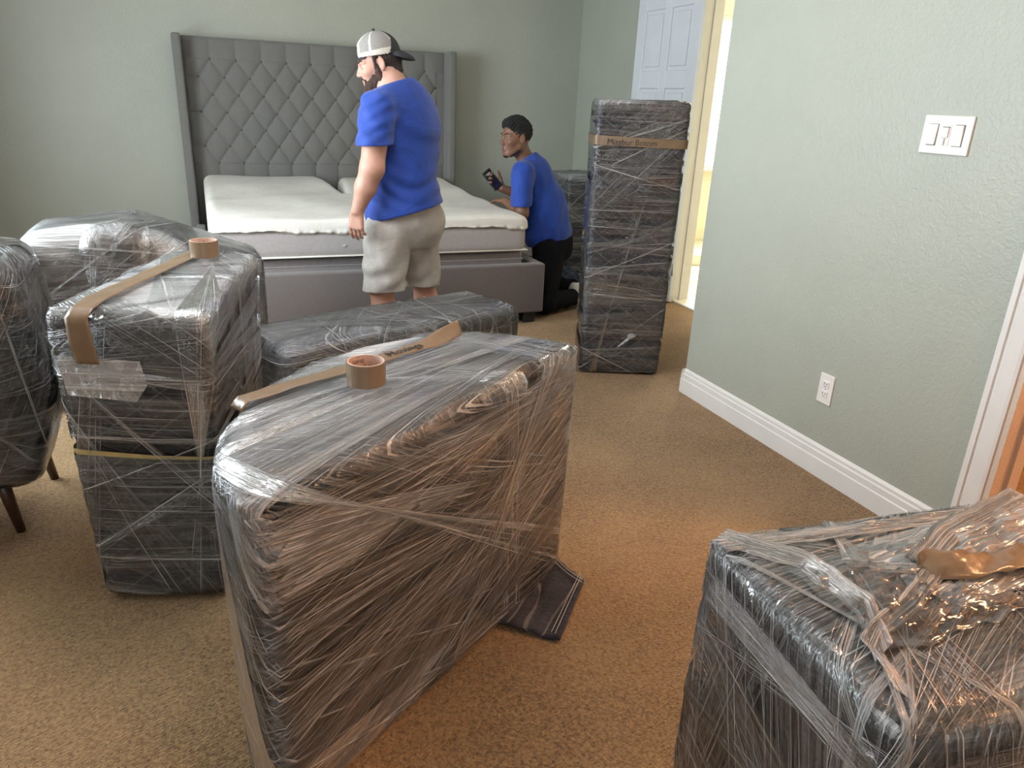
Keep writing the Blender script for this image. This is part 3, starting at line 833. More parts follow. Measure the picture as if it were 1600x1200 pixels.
def wrapped(name, label, cat, loc, spheres, mat, seed, lump=.012, cinch=(), n=60, nh=9, nd=5, ntop=5, skin='film_skin',
            specs=(), ropes=(), tilt=.25, wid=(.05, .18), group=None, skin_off=.004, creases=.004, top_sheen=.75, sidemilk=.04, strands=8, wk=1.0):
    t = thing(name, label, cat, loc, group=group)
    hull = hull_of(spheres)
    P, Q, d = radial(hull, n)
    zlo, zhi = P[:, 2].min(), P[:, 2].max()
    def disp(P, d, amp, cr, base):
        out = P.copy()
        for i, p in enumerate(P):
            q = Vector(p)
            k = .5+.5*noise.noise(q*4.5+Vector((seed, 0, 0))); k2 = .5+.5*noise.noise(q*13+Vector((0, seed, 0)))
            w = amp*(k*1.0+.35*k2)
            w += cr*max(0, noise.noise(Vector((q.x*3, q.y*3, q.z*34+seed))))*2
            for (cz, ca, cw) in cinch: w += ca*math.exp(-((q.z-cz)/cw)**2)
            out[i] = p-d[i]*(w+base)*np.array((1, 1, .35 if abs(d[i][2]) < .8 else .6))
        out[:, 2] = np.maximum(out[:, 2], zlo+.001)
        return out
    B = disp(P, d, lump, creases, .005)
    link('moving_blanket', fast_mesh('moving_blanket', B, Q), mat, t)
    S = disp(P, d, lump*.55, creases*.6, -.001)
    me = fast_mesh('stretch_film', S, Q)
    haze = []
    for p, dd in zip(S, d):
        k = min(1, max(0, (p[2]-(zhi-.055))/.05)); k2 = noise.noise(Vector(p)*3+Vector((seed, seed, 0)))
        k3 = noise.noise(Vector(p)*9+Vector((seed, 0, seed)))
        haze.append(max(0, top_sheen*k*(.85+.6*k2+.3*k3)+sidemilk*(1-k)*max(0, .35+1.1*k2+.4*k3)))  # tops whitened like reflected window light; cloudy patches on the sides
    at = me.attributes.new('sheen_haze', 'FLOAT', 'POINT'); at.data.foreach_set('value', np.array(haze, np.float32))
    link('stretch_film', me, skin, t)
    sp = list(specs)+rnd_specs(hull, seed, nh, nd, ntop, tilt, wid)
    add_film(t, hull, sp, list(ropes), seed, zmin=zlo+.002)
    if strands: add_strands(t, hull, sp, seed, strands, zlo+.002, wk)
    return t, hull
def slabpts(poly, z0, z1, r, rb=None, bot=1.0):
    """spheres at the corners of a prism; poly = outer footprint"""
    c = np.mean(np.array(poly), 0); S = []
    for p in poly:
        p = np.array(p); d = (c-p); d /= np.linalg.norm(d)
        q = p+d*r*1.3; S.append((q[0], q[1], z1-r, r))
        rb_ = rb or r; q = c+(p-c)*bot; q = q+d*rb_*1.3; S.append((q[0], q[1], z0+rb_, rb_))
    return S
def between(a, b, za, zb=None): return None
def P3(*a): return np.array(a, float)
def rope(n, p, w=.010, off=.007):
    n = P3(*n); n /= np.linalg.norm(n); d = np.array((0, 0, 1.)) if abs(n[2]) > .5 else n
    return (n, P3(*p)-d*w/2, n, P3(*p)+d*w/2, off)

def tape_strip(name, parent, path, wdir, w, mat='tape_tan', wob=.0015, th=.0008, nseg=60, curl=0):
    """tape following the path; wdir = direction across the tape"""
    path = np.array(path, float); cum = np.concatenate([[0], np.cumsum(np.linalg.norm(np.diff(path, axis=0), axis=1))])
    s = np.linspace(0, cum[-1], nseg); P = np.stack([np.interp(s, cum, path[:, k]) for k in range(3)], 1)
    wd = np.array(wdir, float)
    if wd.ndim == 1: wd = np.tile(wd/np.linalg.norm(wd), (len(path), 1))
    W = np.stack([np.interp(s, cum, wd[:, k]) for k in range(3)], 1); W /= np.linalg.norm(W, axis=1)[:, None]
    T = np.gradient(P, axis=0); T /= np.linalg.norm(T, axis=1)[:, None]; Nn = np.cross(T, W); Nn /= np.linalg.norm(Nn, axis=1)[:, None]
    if Nn[:, 2].sum() < 0: Nn = -Nn
    V, F, UV = [], [], []; M = 7
    for i in range(nseg):
        for j in range(M):
            u = (j/(M-1)-.5); UV.append((s[i]+path[0][0]*7, u*w+path[0][1]*5)); hgt = wob*math.sin(i*.7+j*1.3)+wob*.8*math.sin(i*.23+j*2.1)
            V.append(P[i]+W[i]*u*w*(1+.05*math.sin(i*.4))+Nn[i]*(abs(hgt)))
    for i in range(nseg-1):
        for j in range(M-1):
            a = i*M+j; F.append((a, a+1, a+M+1, a+M))
    me = meshof(name, V, F, UV)
    o = link(name, me, mat, parent)
    md = o.modifiers.new('thick', 'SOLIDIFY'); md.thickness = th; md.offset = 0
    return o

# --- centre: half-round table on end of the room, wrapped --------------------------------------------
tp = [(.012, 1.160), (-.028, 1.30), (-.018, 1.47), (.07, 1.70), (.20, 1.87), (.36, 1.99), (.55, 2.045), (.74, 2.02), (.90, 1.90), (.935, 1.80)]
S = []
cc = np.array((.40, 1.66))
for i, p in enumerate(tp):
    p = np.array(p); d = cc-p; d /= np.linalg.norm(d); r = .030
    q = p+d*r; S.append((q[0], q[1], .75-r, r))
    q = p+d*(r+.012); S.append((q[0], q[1], r+.006, r))
S.append((.938, 1.80, .747, .010)); S.append((.012, 1.19, .742, .012))
fd = np.array((.82, .57)); fn = np.array((.57, -.82))
def fp(s1, z1, s2, z2, dz1, dz2, off, tilt=0.0):
    """band crossing the long face between (s1,z1) and (s2,z2); dz1, dz2 its width at the two places"""
    b0 = np.array((.012, 1.160)); a = b0+fd*s1; b_ = b0+fd*s2
    def pl(za, zb):
        k = (zb-za)/(s2-s1); n = np.array((-k*fd[0]+tilt*fn[0], -k*fd[1]+tilt*fn[1], 1.)); return n, np.array((a[0], a[1], za))
    n1, p1 = pl(z1-dz1/2, z2-dz2/2); n2, p2 = pl(z1+dz1/2, z2+dz2/2); return (n1, p1, n2, p2, off)
def over(off_n, d, w, zt, off):
    n = np.array((fn[0], fn[1], zt)); c = np.array((.46, 1.62, .6)); p = c-np.array((fn[0], fn[1], 0))*off_n
    n2 = n+np.array((fd[0], fd[1], 0))*d; q = np.array((fn[0], fn[1], 0))*w/2
    return (n, p-q, n2, p+q, off)
table, thull = wrapped('wrapped_side_table', 'large half-round table in dark blanket and clear film, in the middle foreground', 'wrapped table', (.4, 1.6, 0), S,
    'blanket_charcoal', 11, top_sheen=1.0, sidemilk=.05, lump=.016, cinch=((.50, .018, .03), (.33, .010, .03), (.64, .008, .02)), nh=4, nd=1, ntop=2, tilt=.12, wid=(.06, .16),
    skin='film_skin', strands=20, wk=1.0, specs=[
        fp(0, .42, 1.1, .73, .10, .05, .005, .1), fp(0, .24, 1.1, .66, .12, .10, .0055, .2), fp(0, .08, 1.1, .58, .10, .12, .006, -.1),
        fp(.15, .02, 1.1, .46, .05, .14, .0065, .1), fp(.30, .0, 1.0, .70, .06, .16, .007, 0), fp(.45, .0, 1.1, .28, .03, .14, .006, .2),
        fp(0, .60, 1.1, .73, .06, .04, .0055, .3), fp(.55, .02, .95, .74, .05, .10, .0075, .1),
        fp(.45, .52, 1.1, .12, .03, .14, .008, 0), fp(.0, .50, .9, .40, .12, .05, .006, .1), fp(.0, .30, 1.0, .36, .08, .1, .0065, .15),
        over(.02, .10, .10, .25, .005), over(.12, -.12, .12, .1, .006), over(-.10, .18, .12, .35, .0065), over(-.16, .05, .08, .5, .007), over(.18, .2, .08, .3, .0055), over(.05, -.3, .06, .4, .0075)],
    ropes=[fp(.45, .53, 1.1, .16, .006, .02, .0095), fp(.45, .51, 1.1, .06, .006, .012, .0095), fp(.35, .0, 1.1, .44, .008, .008, .009), over(-.12, .10, .008, .35, .009), over(.0, -.1, .006, .3, .009),
           fp(0, .18, 1.1, .62, .007, .007, .009)])
# tape band over the table top, with a marker note on it
tpath = [(.020, 1.608, .745), (.034, 1.614, .763), (.15, 1.675, .766), (.30, 1.752, .766), (.44, 1.832, .767), (.55, 1.90, .768), (.655, 1.985, .778)]
wd0 = [(-.45, .89, 0)]*4+[(-.5, .85, 0), (-.45, .8, .3), (-.2, .4, .9)]
tape_strip('tape_band', table, tpath, wd0, .048, wob=.002)
nm = text_mesh('Movings', .038, .0006)
a = math.atan2(.87, 1.6)
nm.transform(Matrix.Translation((.455, 1.842, .7715)) @ Matrix.Rotation(R(29.5), 4, 'Z'))
link('marker_note', nm, 'ink', table, False)
# grey foam leg guard and paper label showing through the film at the foot
def quad_on_face(name, s0, s1, z0, z1, mat, root, out=.011, shear=0, th=.004):
    """thin panel on the long front face of the table; s runs along the face from the left corner"""
    b0 = np.array((.012, 1.160)); V = []
    for (s, z) in ((s0, z0), (s1, z0), (s1+shear, z1), (s0+shear, z1)):
        q = b0+fd*s+fn*out; V.append((q[0], q[1], z))
    for (s, z) in ((s0, z0), (s1, z0), (s1+shear, z1), (s0+shear, z1)):
        q = b0+fd*s+fn*(out+th); V.append((q[0], q[1], z))
    me = meshof(name, V, [(0, 1, 2, 3)[::-1], (4, 5, 6, 7), (0, 1, 5, 4), (1, 2, 6, 5), (2, 3, 7, 6), (3, 0, 4, 7)])
    return link(name, me, mat, root, False)
quad_on_face('foam_guard', .34, .44, .03, .36, 'foam_grey', table, -.004, .02)
lb = quad_on_face('paper_label', .355, .425, .035, .105, 'paper_label', table, .009)
for k in range(7): quad_on_face('print_line', .362, .418-.01*(k % 3), .046+.008*k, .0485+.008*k, 'ink', lb, .0135, 0, .0003)
# loose blanket corner trailing on the carpet at the right-hand end
def blanket_corner():
    # patch from under the bundle out to the corner point on the floor
    A = np.array((.63, 1.62)); B_ = np.array((.93, 1.86)); C = np.array((.985, 1.70)); D = np.array((.795, 1.475))
    n = 26; V = []; F = []
    for j in range(n+1):
        for i in range(n+1):
            u, v = i/n, j/n
            p = (A*(1-u)+B_*u)*(1-v)+(D*(1-u)+C*u)*v
            z = .012+.035*(1-v)**2*(.4+.6*u)+.010*math.sin(u*9+v*3)*(1-v)+.004*math.sin(v*30)*(1-v)+.006*(1 if (u > .9 or v > .9) else 0)
            V.append((p[0], p[1], z))
    for j in range(n):
        for i in range(n):
            a = j*(n+1)+i; F.append((a, a+1, a+n+2, a+n+1))
    me = meshof('blanket_corner', V, F)
    o = link('blanket_corner', me, 'blanket_charcoal', table); o['label'] = 'dark quilted blanket corner trailing on the carpet'
    md = o.modifiers.new('thick', 'SOLIDIFY'); md.thickness = .009; md.offset = 1
    # hem stitching
    for (u0, v0, u1, v1) in ((.93, 0, .93, 1), (.88, 0, .88, 1), (0, .93, 1, .93), (0, .88, 1, .88)):
        pts = []
        for k in range(24):
            f = k/23; u = u0+(u1-u0)*f; v = v0+(v1-v0)*f
            p = (A*(1-u)+B_*u)*(1-v)+(D*(1-u)+C*u)*v
            z = .012+.035*(1-v)**2*(.4+.6*u)+.010*math.sin(u*9+v*3)*(1-v)+.0058*1+.0165
            pts.append((p[0], p[1], z-.004))
        t_ = tape_strip('hem_stitch', o, pts, (u1-u0 and (-.6, .8, 0)) or (.8, .6, 0), .0012, 'sock_white', 0, .0004, 24)
blanket_corner()

# tape rolls
def tape_roll(label, loc, r=.046, h=.056):
    t = thing('tape_roll', label, 'tape roll', loc, org=(0, 0, 0), group='tape rolls left on the wrapped furniture')
    def ring(name, ri, ro, z0, z1, mat, par):
        n = 48; V = []; F = []
        for k in range(n):
            a = 2*math.pi*k/n; c, s = math.cos(a), math.sin(a)
            V += [(ri*c, ri*s, z0), (ro*c, ro*s, z0), (ro*c, ro*s, z1), (ri*c, ri*s, z1)]
        for k in range(n):
            a, b_ = 4*k, 4*((k+1) % n)
            for j in range(4): F.append((a+j, b_+j, b_+(j+1) % 4, a+(j+1) % 4))
        me = meshof(name, V, F)
        return link(name, me, mat, par, False)
    ring('tape_winding', r*.93, r, .001, h-.001, 'tape_tan', t)
    core = ring('cardboard_core', r*.88, r*.932, 0, h, 'cardboard', t)
    for k, (ang, z, txt, sz) in enumerate(((108, h*.74, 'SHIPS', .014), (58, h*.66, '', 0), (150, h*.5, 'SHIPS', .012), (62, h*.50, 'SHIPS', .014), (108, h*.90, '----', .009), (62, h*.68, '----', .009))):
        if not txt: continue
        me = text_mesh(txt, sz)
        for v in me.vertices:
            aa = R(ang)+v.co.x/(r*.88)
            v.co = Vector((math.cos(aa)*r*.868, math.sin(aa)*r*.868, z-v.co.y))
        link('print', me, 'ink', core, False)
    V = []
    return t
tape_roll('brown packing tape roll on the half-round wrapped table in the middle foreground', (.312, 1.640, .7655))
tape_roll('brown packing tape roll at the back of the wrapped cabinet on the left', (-.02, 2.62, .885), .045, .054)

# --- left: wedge-topped cabinet -------------------------------------------------------------------
cp = [(-.405, 2.075), (-.045, 1.93), (.145, 2.74), (-.10, 2.86)]
cp_b = [(-.372, 2.064), (-.062, 1.975), (.10, 2.66), (-.10, 2.78)]
S = []
for p, q in zip(cp, cp_b):
    c = np.mean(np.array(cp), 0)
    a = np.array(p); d = (c-a)/np.linalg.norm(c-a); a = a+d*.035; S.append((a[0], a[1], .872-.026, .026))
    a = np.array(q)+d*.03; S.append((a[0], a[1], .03, .022))
    a = np.array(p)*.55+np.array(q)*.45+d*.035; S.append((a[0], a[1], .45, .024))
cab, chull = wrapped('wrapped_cabinet', 'tall narrow cabinet in dark blanket and film with a yellow band, left foreground', 'wrapped cabinet', (-.1, 2.4, 0), S,
    'blanket_charcoal', 23, top_sheen=.9, sidemilk=.05, lump=.012, cinch=((.46, .022, .03), (.66, .010, .05), (.25, .012, .03)), nh=11, nd=2, ntop=6, tilt=.22, wid=(.03, .10),
    strands=11, wk=.9, specs=[(P3(.2, .3, 1), P3(-.1, 2.3, .60), P3(.05, .1, 1), P3(-.1, 2.3, .66), .005),
           (P3(-.55, -.1, 1), P3(.0, 2.3, .42), P3(-.75, .1, 1), P3(.05, 2.3, .48), .006)],
    ropes=[rope((.05, .0, 1), (-.2, 2.1, .145), .008), rope((-.42, .1, 1), (-.2, 2.1, .44), .005), rope((.16, .0, 1), (-.2, 2.1, .69), .004)])
# yellow strap round the middle
yb = bands(chull, [(P3(.03, .0, 1), P3(-.2, 2.1, .468), P3(.05, .0, 1), P3(-.2, 2.1, .480), .0055)], 3)
o = link('strap', meshof('strap', *yb), 'yellow_band', cab); o['label'] = 'thin yellow strap round the bundle'
# tape running from the roll over the front edge
tape_strip('tape_band', cab, [(-.313, 2.005, .745), (-.320, 2.008, .80), (-.323, 2.014, .862), (-.310, 2.035, .880), (-.285, 2.12, .885), (-.10, 2.56, .885), (-.045, 2.70, .885)],
           [(.93, -.37, 0)]*3+[(.93, -.37, 0)]*4, .058, wob=.0012)
# foam pad patch taped on the front under the tape
pd = np.array((.93, -.37, 0)); 
me = meshof('foam_pad', [(-.375, 2.040, .655), (-.215, 1.982, .64), (-.185, 1.972, .685), (-.195, 1.975, .75), (-.385, 2.040, .76)], [(0, 1, 2, 3, 4)])
o = link('foam_pad', me, 'film_skin_milky', cab, False); md = o.modifiers.new('t', 'SOLIDIFY'); md.thickness = .004; o['label'] = 'pale padded foam patch under the film'

# --- tall chest beside the bathroom door ------------------------------------------------------------
def rect(c, ax, w, d):
    ax = np.array(ax, float); ax /= np.linalg.norm(ax); n = np.array((-ax[1], ax[0])); c = np.array(c)
    return [c, c+ax*w, c+ax*w+n*d, c+n*d]
q = rect((1.840, 3.464), (.92, -.385), .462, .36)
chest, ch_hull = wrapped('wrapped_chest', 'tall slim chest of drawers in dark blanket and shiny film beside the bathroom doorway', 'wrapped chest', (2.1, 3.55, 0),
    slabpts(q, 0, 1.44, .022, .022, .965), 'blanket_navy', 31, lump=.010, cinch=((1.16, .006, .05), (.75, .004, .05), (.2, .008, .04)), nh=24, nd=1, ntop=3, tilt=.10, wid=(.02, .07), creases=.009, top_sheen=.6, sidemilk=0, strands=4, wk=1.1,
    specs=[(P3(-.45, 0, 1), P3(2.0, 3.4, 1.27), P3(-.62, 0, 1), P3(2.0, 3.4, 1.31), .005), (P3(-.30, 0, 1), P3(2.0, 3.4, .72), P3(-.5, 0, 1), P3(2.0, 3.4, .75), .006)],
    ropes=[rope((-.36, .0, 1), (2.0, 3.4, 1.265), .008), rope((-.55, .0, 1), (2.1, 3.4, 1.225), .005), rope((.5, .0, 1), (1.95, 3.4, .10), .006), rope((-.5, .0, 1), (2.0, 3.4, .62), .006),
           rope((-.9, .0, 1), (1.95, 3.4, .12), .005)])
yb = bands(ch_hull, [(P3(.01, .0, 1), P3(2.1, 3.4, 1.218), P3(.02, .0, 1), P3(2.1, 3.4, 1.262), .0105)], 3)
tb = link('tape_band', meshof('tape_band', *yb), 'tape_tan', chest)
ax = Vector((.92, -.385, 0)).normalized()
nm = text_mesh('Mizgbur Botom', .040, .0008)
M4 = Matrix((ax, Vector((0, 0, 1)), ax.cross(Vector((0, 0, 1))))).transposed().to_4x4()
c0 = Vector((1.840, 3.464, 0))+ax*.185+ax.cross(Vector((0, 0, 1)))*.0130
M4.translation = (c0.x, c0.y, 1.237); nm.transform(M4)
link('handwriting', nm, 'ink', tb, False)
# twisted knot of film
knot = Field((1.98, 3.28, .10), (2.22, 3.46, .30), .005)
kc = Vector((1.885, 3.445, 0))+ax*.235+ax.cross(Vector((0, 0, 1)))*.018
knot.ell((kc.x, kc.y, .235), (.028, .016, .013), k=.01); knot.cone((kc.x-.01, kc.y, .228), (kc.x-.075, kc.y+.025, .165), .010, .004, .012)
V, Q = knot.mesh(); o = link('film_knot', fast_mesh('film_knot', V, Q), 'film_skin_milky', chest); o['label'] = 'twisted knot of film'

# --- wrapped box behind the kneeling man ------------------------------------------------------------
wrapped('wrapped_nightstand', 'wrapped brown nightstand in the far corner behind the kneeling man', 'wrapped nightstand', (3.02, 5.85, 0),
    slabpts([(2.78, 5.62), (3.27, 5.62), (3.27, 6.1), (2.78, 6.1)], 0, .865, .025), 'blanket_charcoal', 41, lump=.010, n=44, nh=12, nd=4, ntop=4, tilt=.2, wid=(.03, .1),
    specs=[], ropes=[rope((-.9, 0, 1), (2.8, 5.8, .62), .010), rope((.5, 0, 1), (2.85, 5.8, .52), .010)], wk=1.5)
# folded navy blanket lying at its foot
f = Field((2.38, 5.12, -.02), (2.86, 5.56, .26), .010)
f.ell((2.62, 5.36, .07), (.19, .14, .075), k=.03); f.cone((2.50, 5.30, .12), (2.72, 5.42, .13), .035, .03, .03); f.cone((2.5, 5.42, .10), (2.75, 5.3, .07), .03, .04, .03)
f.func(lambda x, y, z: .006*np.sin(x*60+y*30)); f.cut((0, 0, .002), (0, 0, -1))
V, Q = f.mesh(); tag(link('moving_blanket', fast_mesh('folded_blanket', V, Q), 'blanket_navy', None, loc=(2.62, 5.36, 0)), 'crumpled navy moving blanket on the carpet behind the kneeling man', 'blanket')

# --- bench in front of the bed ----------------------------------------------------------------------
q = rect((.195, 2.95), (.935, .355), 1.36, .37)
bench, bh = wrapped('wrapped_bench', 'long low bench in navy blanket and glossy film, across the foot of the bed', 'wrapped bench', (.75, 3.3, 0),
    slabpts(q, 0, .438, .07, .05, .97), 'blanket_navy', 53, top_sheen=.35, strands=9, wk=1.6, lump=.014, nh=4, nd=4, ntop=8, tilt=.25, wid=(.05, .16),
    specs=[], ropes=[rope((.95, .2, .1), (.98, 3.4, .4), .010), rope((.9, .5, .0), (1.12, 3.4, .4), .008), rope((.9, .2, .3), (.45, 3.2, .4), .006)])

# --- bundle at the lower right ------------------------------------------------------------------------
q = [(.712, .835), (.665, .425), (1.52, .30), (1.60, .72)]
rb, rh = wrapped('wrapped_desk', 'wide box-shaped bundle in crinkled film with a tan tape end, lower right corner', 'wrapped desk', (1.1, .6, 0),
    slabpts(q, 0, .752, .018, .03, 1.02), 'blanket_charcoal', 61, top_sheen=.5, sidemilk=.06, strands=16, lump=.012, cinch=((.60, .025, .05), (.45, -.012, .06)), nh=6, nd=5, ntop=9, tilt=.3, wid=(.05, .18),
    specs=[(P3(.8, -.5, .25), P3(.82, .6, .7), P3(.9, -.2, .3), P3(.90, .6, .7), .006), (P3(-.3, .9, .2), P3(1, .5, .72), P3(-.5, .8, .2), P3(1, .62, .74), .006),
           (P3(-.15, .95, .2), P3(1, .68, .72), P3(-.05, .95, .2), P3(1, .74, .74), .006)],
    ropes=[rope((-.35, .9, .0), (.9, .56, .7), .014), rope((.75, -.5, .0), (.80, .6, .7), .010), rope((.9, .3, .1), (.79, .55, .7), .010), rope((-.7, .7, .0), (.85, .58, .7), .008)])
for b_ in ():
    pass
tape_strip('tape_band', rb, [(.945, .640, .762), (.965, .632, .776), (1.00, .612, .780), (1.08, .605, .772), (1.30, .60, .766), (1.50, .60, .762)], [(.3, .5, .8), (.2, .8, .5), (0, 1, .3), (0, 1, 0), (0, 1, 0), (0, 1, 0)], .05, wob=.005)
for pth, wv, ww in (([(.965, .628, .768), (.87, .585, .766), (.775, .555, .766), (.742, .535, .764), (.735, .50, .762), (.72, .455, .756)], (-.4, .9, .2), .030),
                    ([(.965, .628, .768), (.90, .665, .764), (.85, .69, .764), (.84, .66, .762), (.80, .60, .762)], (.4, .9, .2), .022),
                    ([(.72, .825, .757), (.80, .72, .762), (.80, .60, .765), (.75, .52, .763)], (.9, .3, .2), .045),
                    ([(.705, .80, .756), (.95, .76, .763), (1.25, .735, .763)], (0, 1, .1), .03),
                    ([(.96, .64, .768), (1.10, .70, .766), (1.35, .75, .762)], (-.3, 1, .2), .06)):
    o = tape_strip('film_fold', rb, pth, wv, ww, 'film_fold', .0016, .0003, 70)
# crumpled film gathered on the top and the left face
def crumple(root, c, ax1, ax2, nrm, a, b, h, seed, mat='film_rope'):
    n = 34; V = []; F = []; UV = []
    ax1, ax2, nrm = map(lambda v: Vector(v).normalized(), (ax1, ax2, nrm))
    for j in range(n+1):
        for i in range(n+1):
            u, v = i/n*2-1, j/n*2-1
            e = max(0, 1-(u*u)**1.5)*max(0, 1-(v*v)**1.5)
            q = Vector((u*2.2+seed, v*2.2, seed*.7))
            r = abs(noise.noise(q))+.5*abs(noise.noise(q*2.3))+.3*abs(noise.noise(q*5))
            P = Vector(c)+ax1*(u*a*(1+.15*noise.noise(q*1.5)))+ax2*(v*b*(1+.15*noise.noise(q*1.7)))+nrm*(.006+h*(1-min(1, r*1.6))*e)
            V.append(P); UV.append((u*a+seed, v*b*.3))
    for j in range(n):
        for i in range(n):
            k = j*(n+1)+i; F.append((k, k+1, k+n+2, k+n+1))
    link('crumpled_film', meshof('crumpled_film', V, F, UV), mat, root)
crumple(rb, (.90, .62, .756), (1, .0, 0), (0, 1, 0), (0, 0, 1), .14, .10, .016, 3.3, 'film_band')
crumple(rb, (1.12, .655, .756), (1, .1, 0), (0, 1, 0), (0, 0, 1), .20, .09, .014, 8.1, 'film_rope')
if 0: crumple(rb, (.672, .66, .60), (.1, 1, 0), (0, 0, 1), (-1, .1, 0), .05, .10, .014, 5.7, 'film_band')

# --- armchairs on the left ------------------------------------------------------------------------------
def legs(root, pts, h, lean=.03):
    for (x, y, dx, dy) in pts:
        bm = bmesh.new(); bmesh.ops.create_cone(bm, segments=14, radius1=.014, radius2=.024, depth=h, cap_ends=True)
        bmesh.ops.translate(bm, verts=bm.verts, vec=(0, 0, h/2))
        for v in bm.verts: v.co.x += x+dx*(1-v.co.z/h)*lean; v.co.y += y+dy*(1-v.co.z/h)*lean
        me = bpy.data.meshes.new('leg'); bm.to_mesh(me); bm.free(); link('leg', me, 'dark_wood', root)
S = []
for (x, y, z, r) in ((-.56, 3.05, .835, .075), (-.30, 3.08, .86, .07), (-.60, 3.55, .80, .075), (-.30, 3.62, .83, .07), (-.60, 3.10, .25, .06), (-.62, 3.62, .25, .06),
                     (-.12, 3.15, .775, .06), (-.12, 3.72, .75, .06), (.165, 3.58, .65, .055), (.16, 3.92, .63, .055), (.165, 3.60, .24, .055), (.16, 3.92, .24, .055), (-.2, 3.12, .26, .06)): S.append((x, y, z, r))
ac, ah = wrapped('wrapped_armchair', 'armchair in milky film painted paler for window light, left of the bed, behind the taped cabinet', 'wrapped armchair', (-.25, 3.3, 0), S,
    'blanket_grey', 71, top_sheen=.85, sidemilk=.75, lump=.012, nh=5, nd=6, ntop=10, tilt=.3, wid=(.05, .18), skin='film_skin_milky',  # film whitened on top and sides to carry the window's backlight
    ropes=[rope((.1, .2, 1), (-.3, 3.2, .80), .008), rope((-.6, .2, .8), (-.4, 3.2, .75), .008)])
legs(ac, [(-.50, 3.16, -1, -1), (.0, 3.46, 1, -1), (-.55, 3.58, -1, 1), (.02, 3.86, 1, 1)], .24)
S = []
for (x, y, z, r) in ((-.60, 2.42, .86, .085), (-.86, 2.35, .88, .085), (-.62, 2.85, .84, .08), (-.95, 2.9, .86, .08), (-.54, 2.45, .55, .07), (-.56, 2.82, .5, .07),
                     (-.62, 2.50, .26, .06), (-.62, 2.80, .26, .06), (-1.2, 2.4, .30, .06), (-1.2, 2.9, .30, .06), (-1.2, 2.4, .6, .06), (-1.2, 2.9, .6, .06)): S.append((x, y, z, r))
al, alh = wrapped('wrapped_armchair', 'armchair in dark blanket and film with dark wooden legs, cut by the left edge', 'wrapped armchair', (-.85, 2.65, 0), S,
    'blanket_charcoal', 83, lump=.014, n=44, nh=4, nd=7, ntop=7, tilt=.3, wid=(.05, .16),
    ropes=[rope((.9, .2, .1), (-.58, 2.6, .5), .006), rope((.8, -.4, .3), (-.60, 2.6, .6), .008)])
legs(al, [(-.705, 2.56, 1, 0), (-1.12, 2.5, -1, -1), (-.66, 2.9, 1, 1), (-1.12, 2.84, -1, 1)], .24)
# loose film tail hanging off the near armchair
yb = bands(alh, [(P3(.95, .25, .15), P3(-.60, 2.6, .4), P3(.95, .3, .05), P3(-.555, 2.6, .4), .012)], 9)

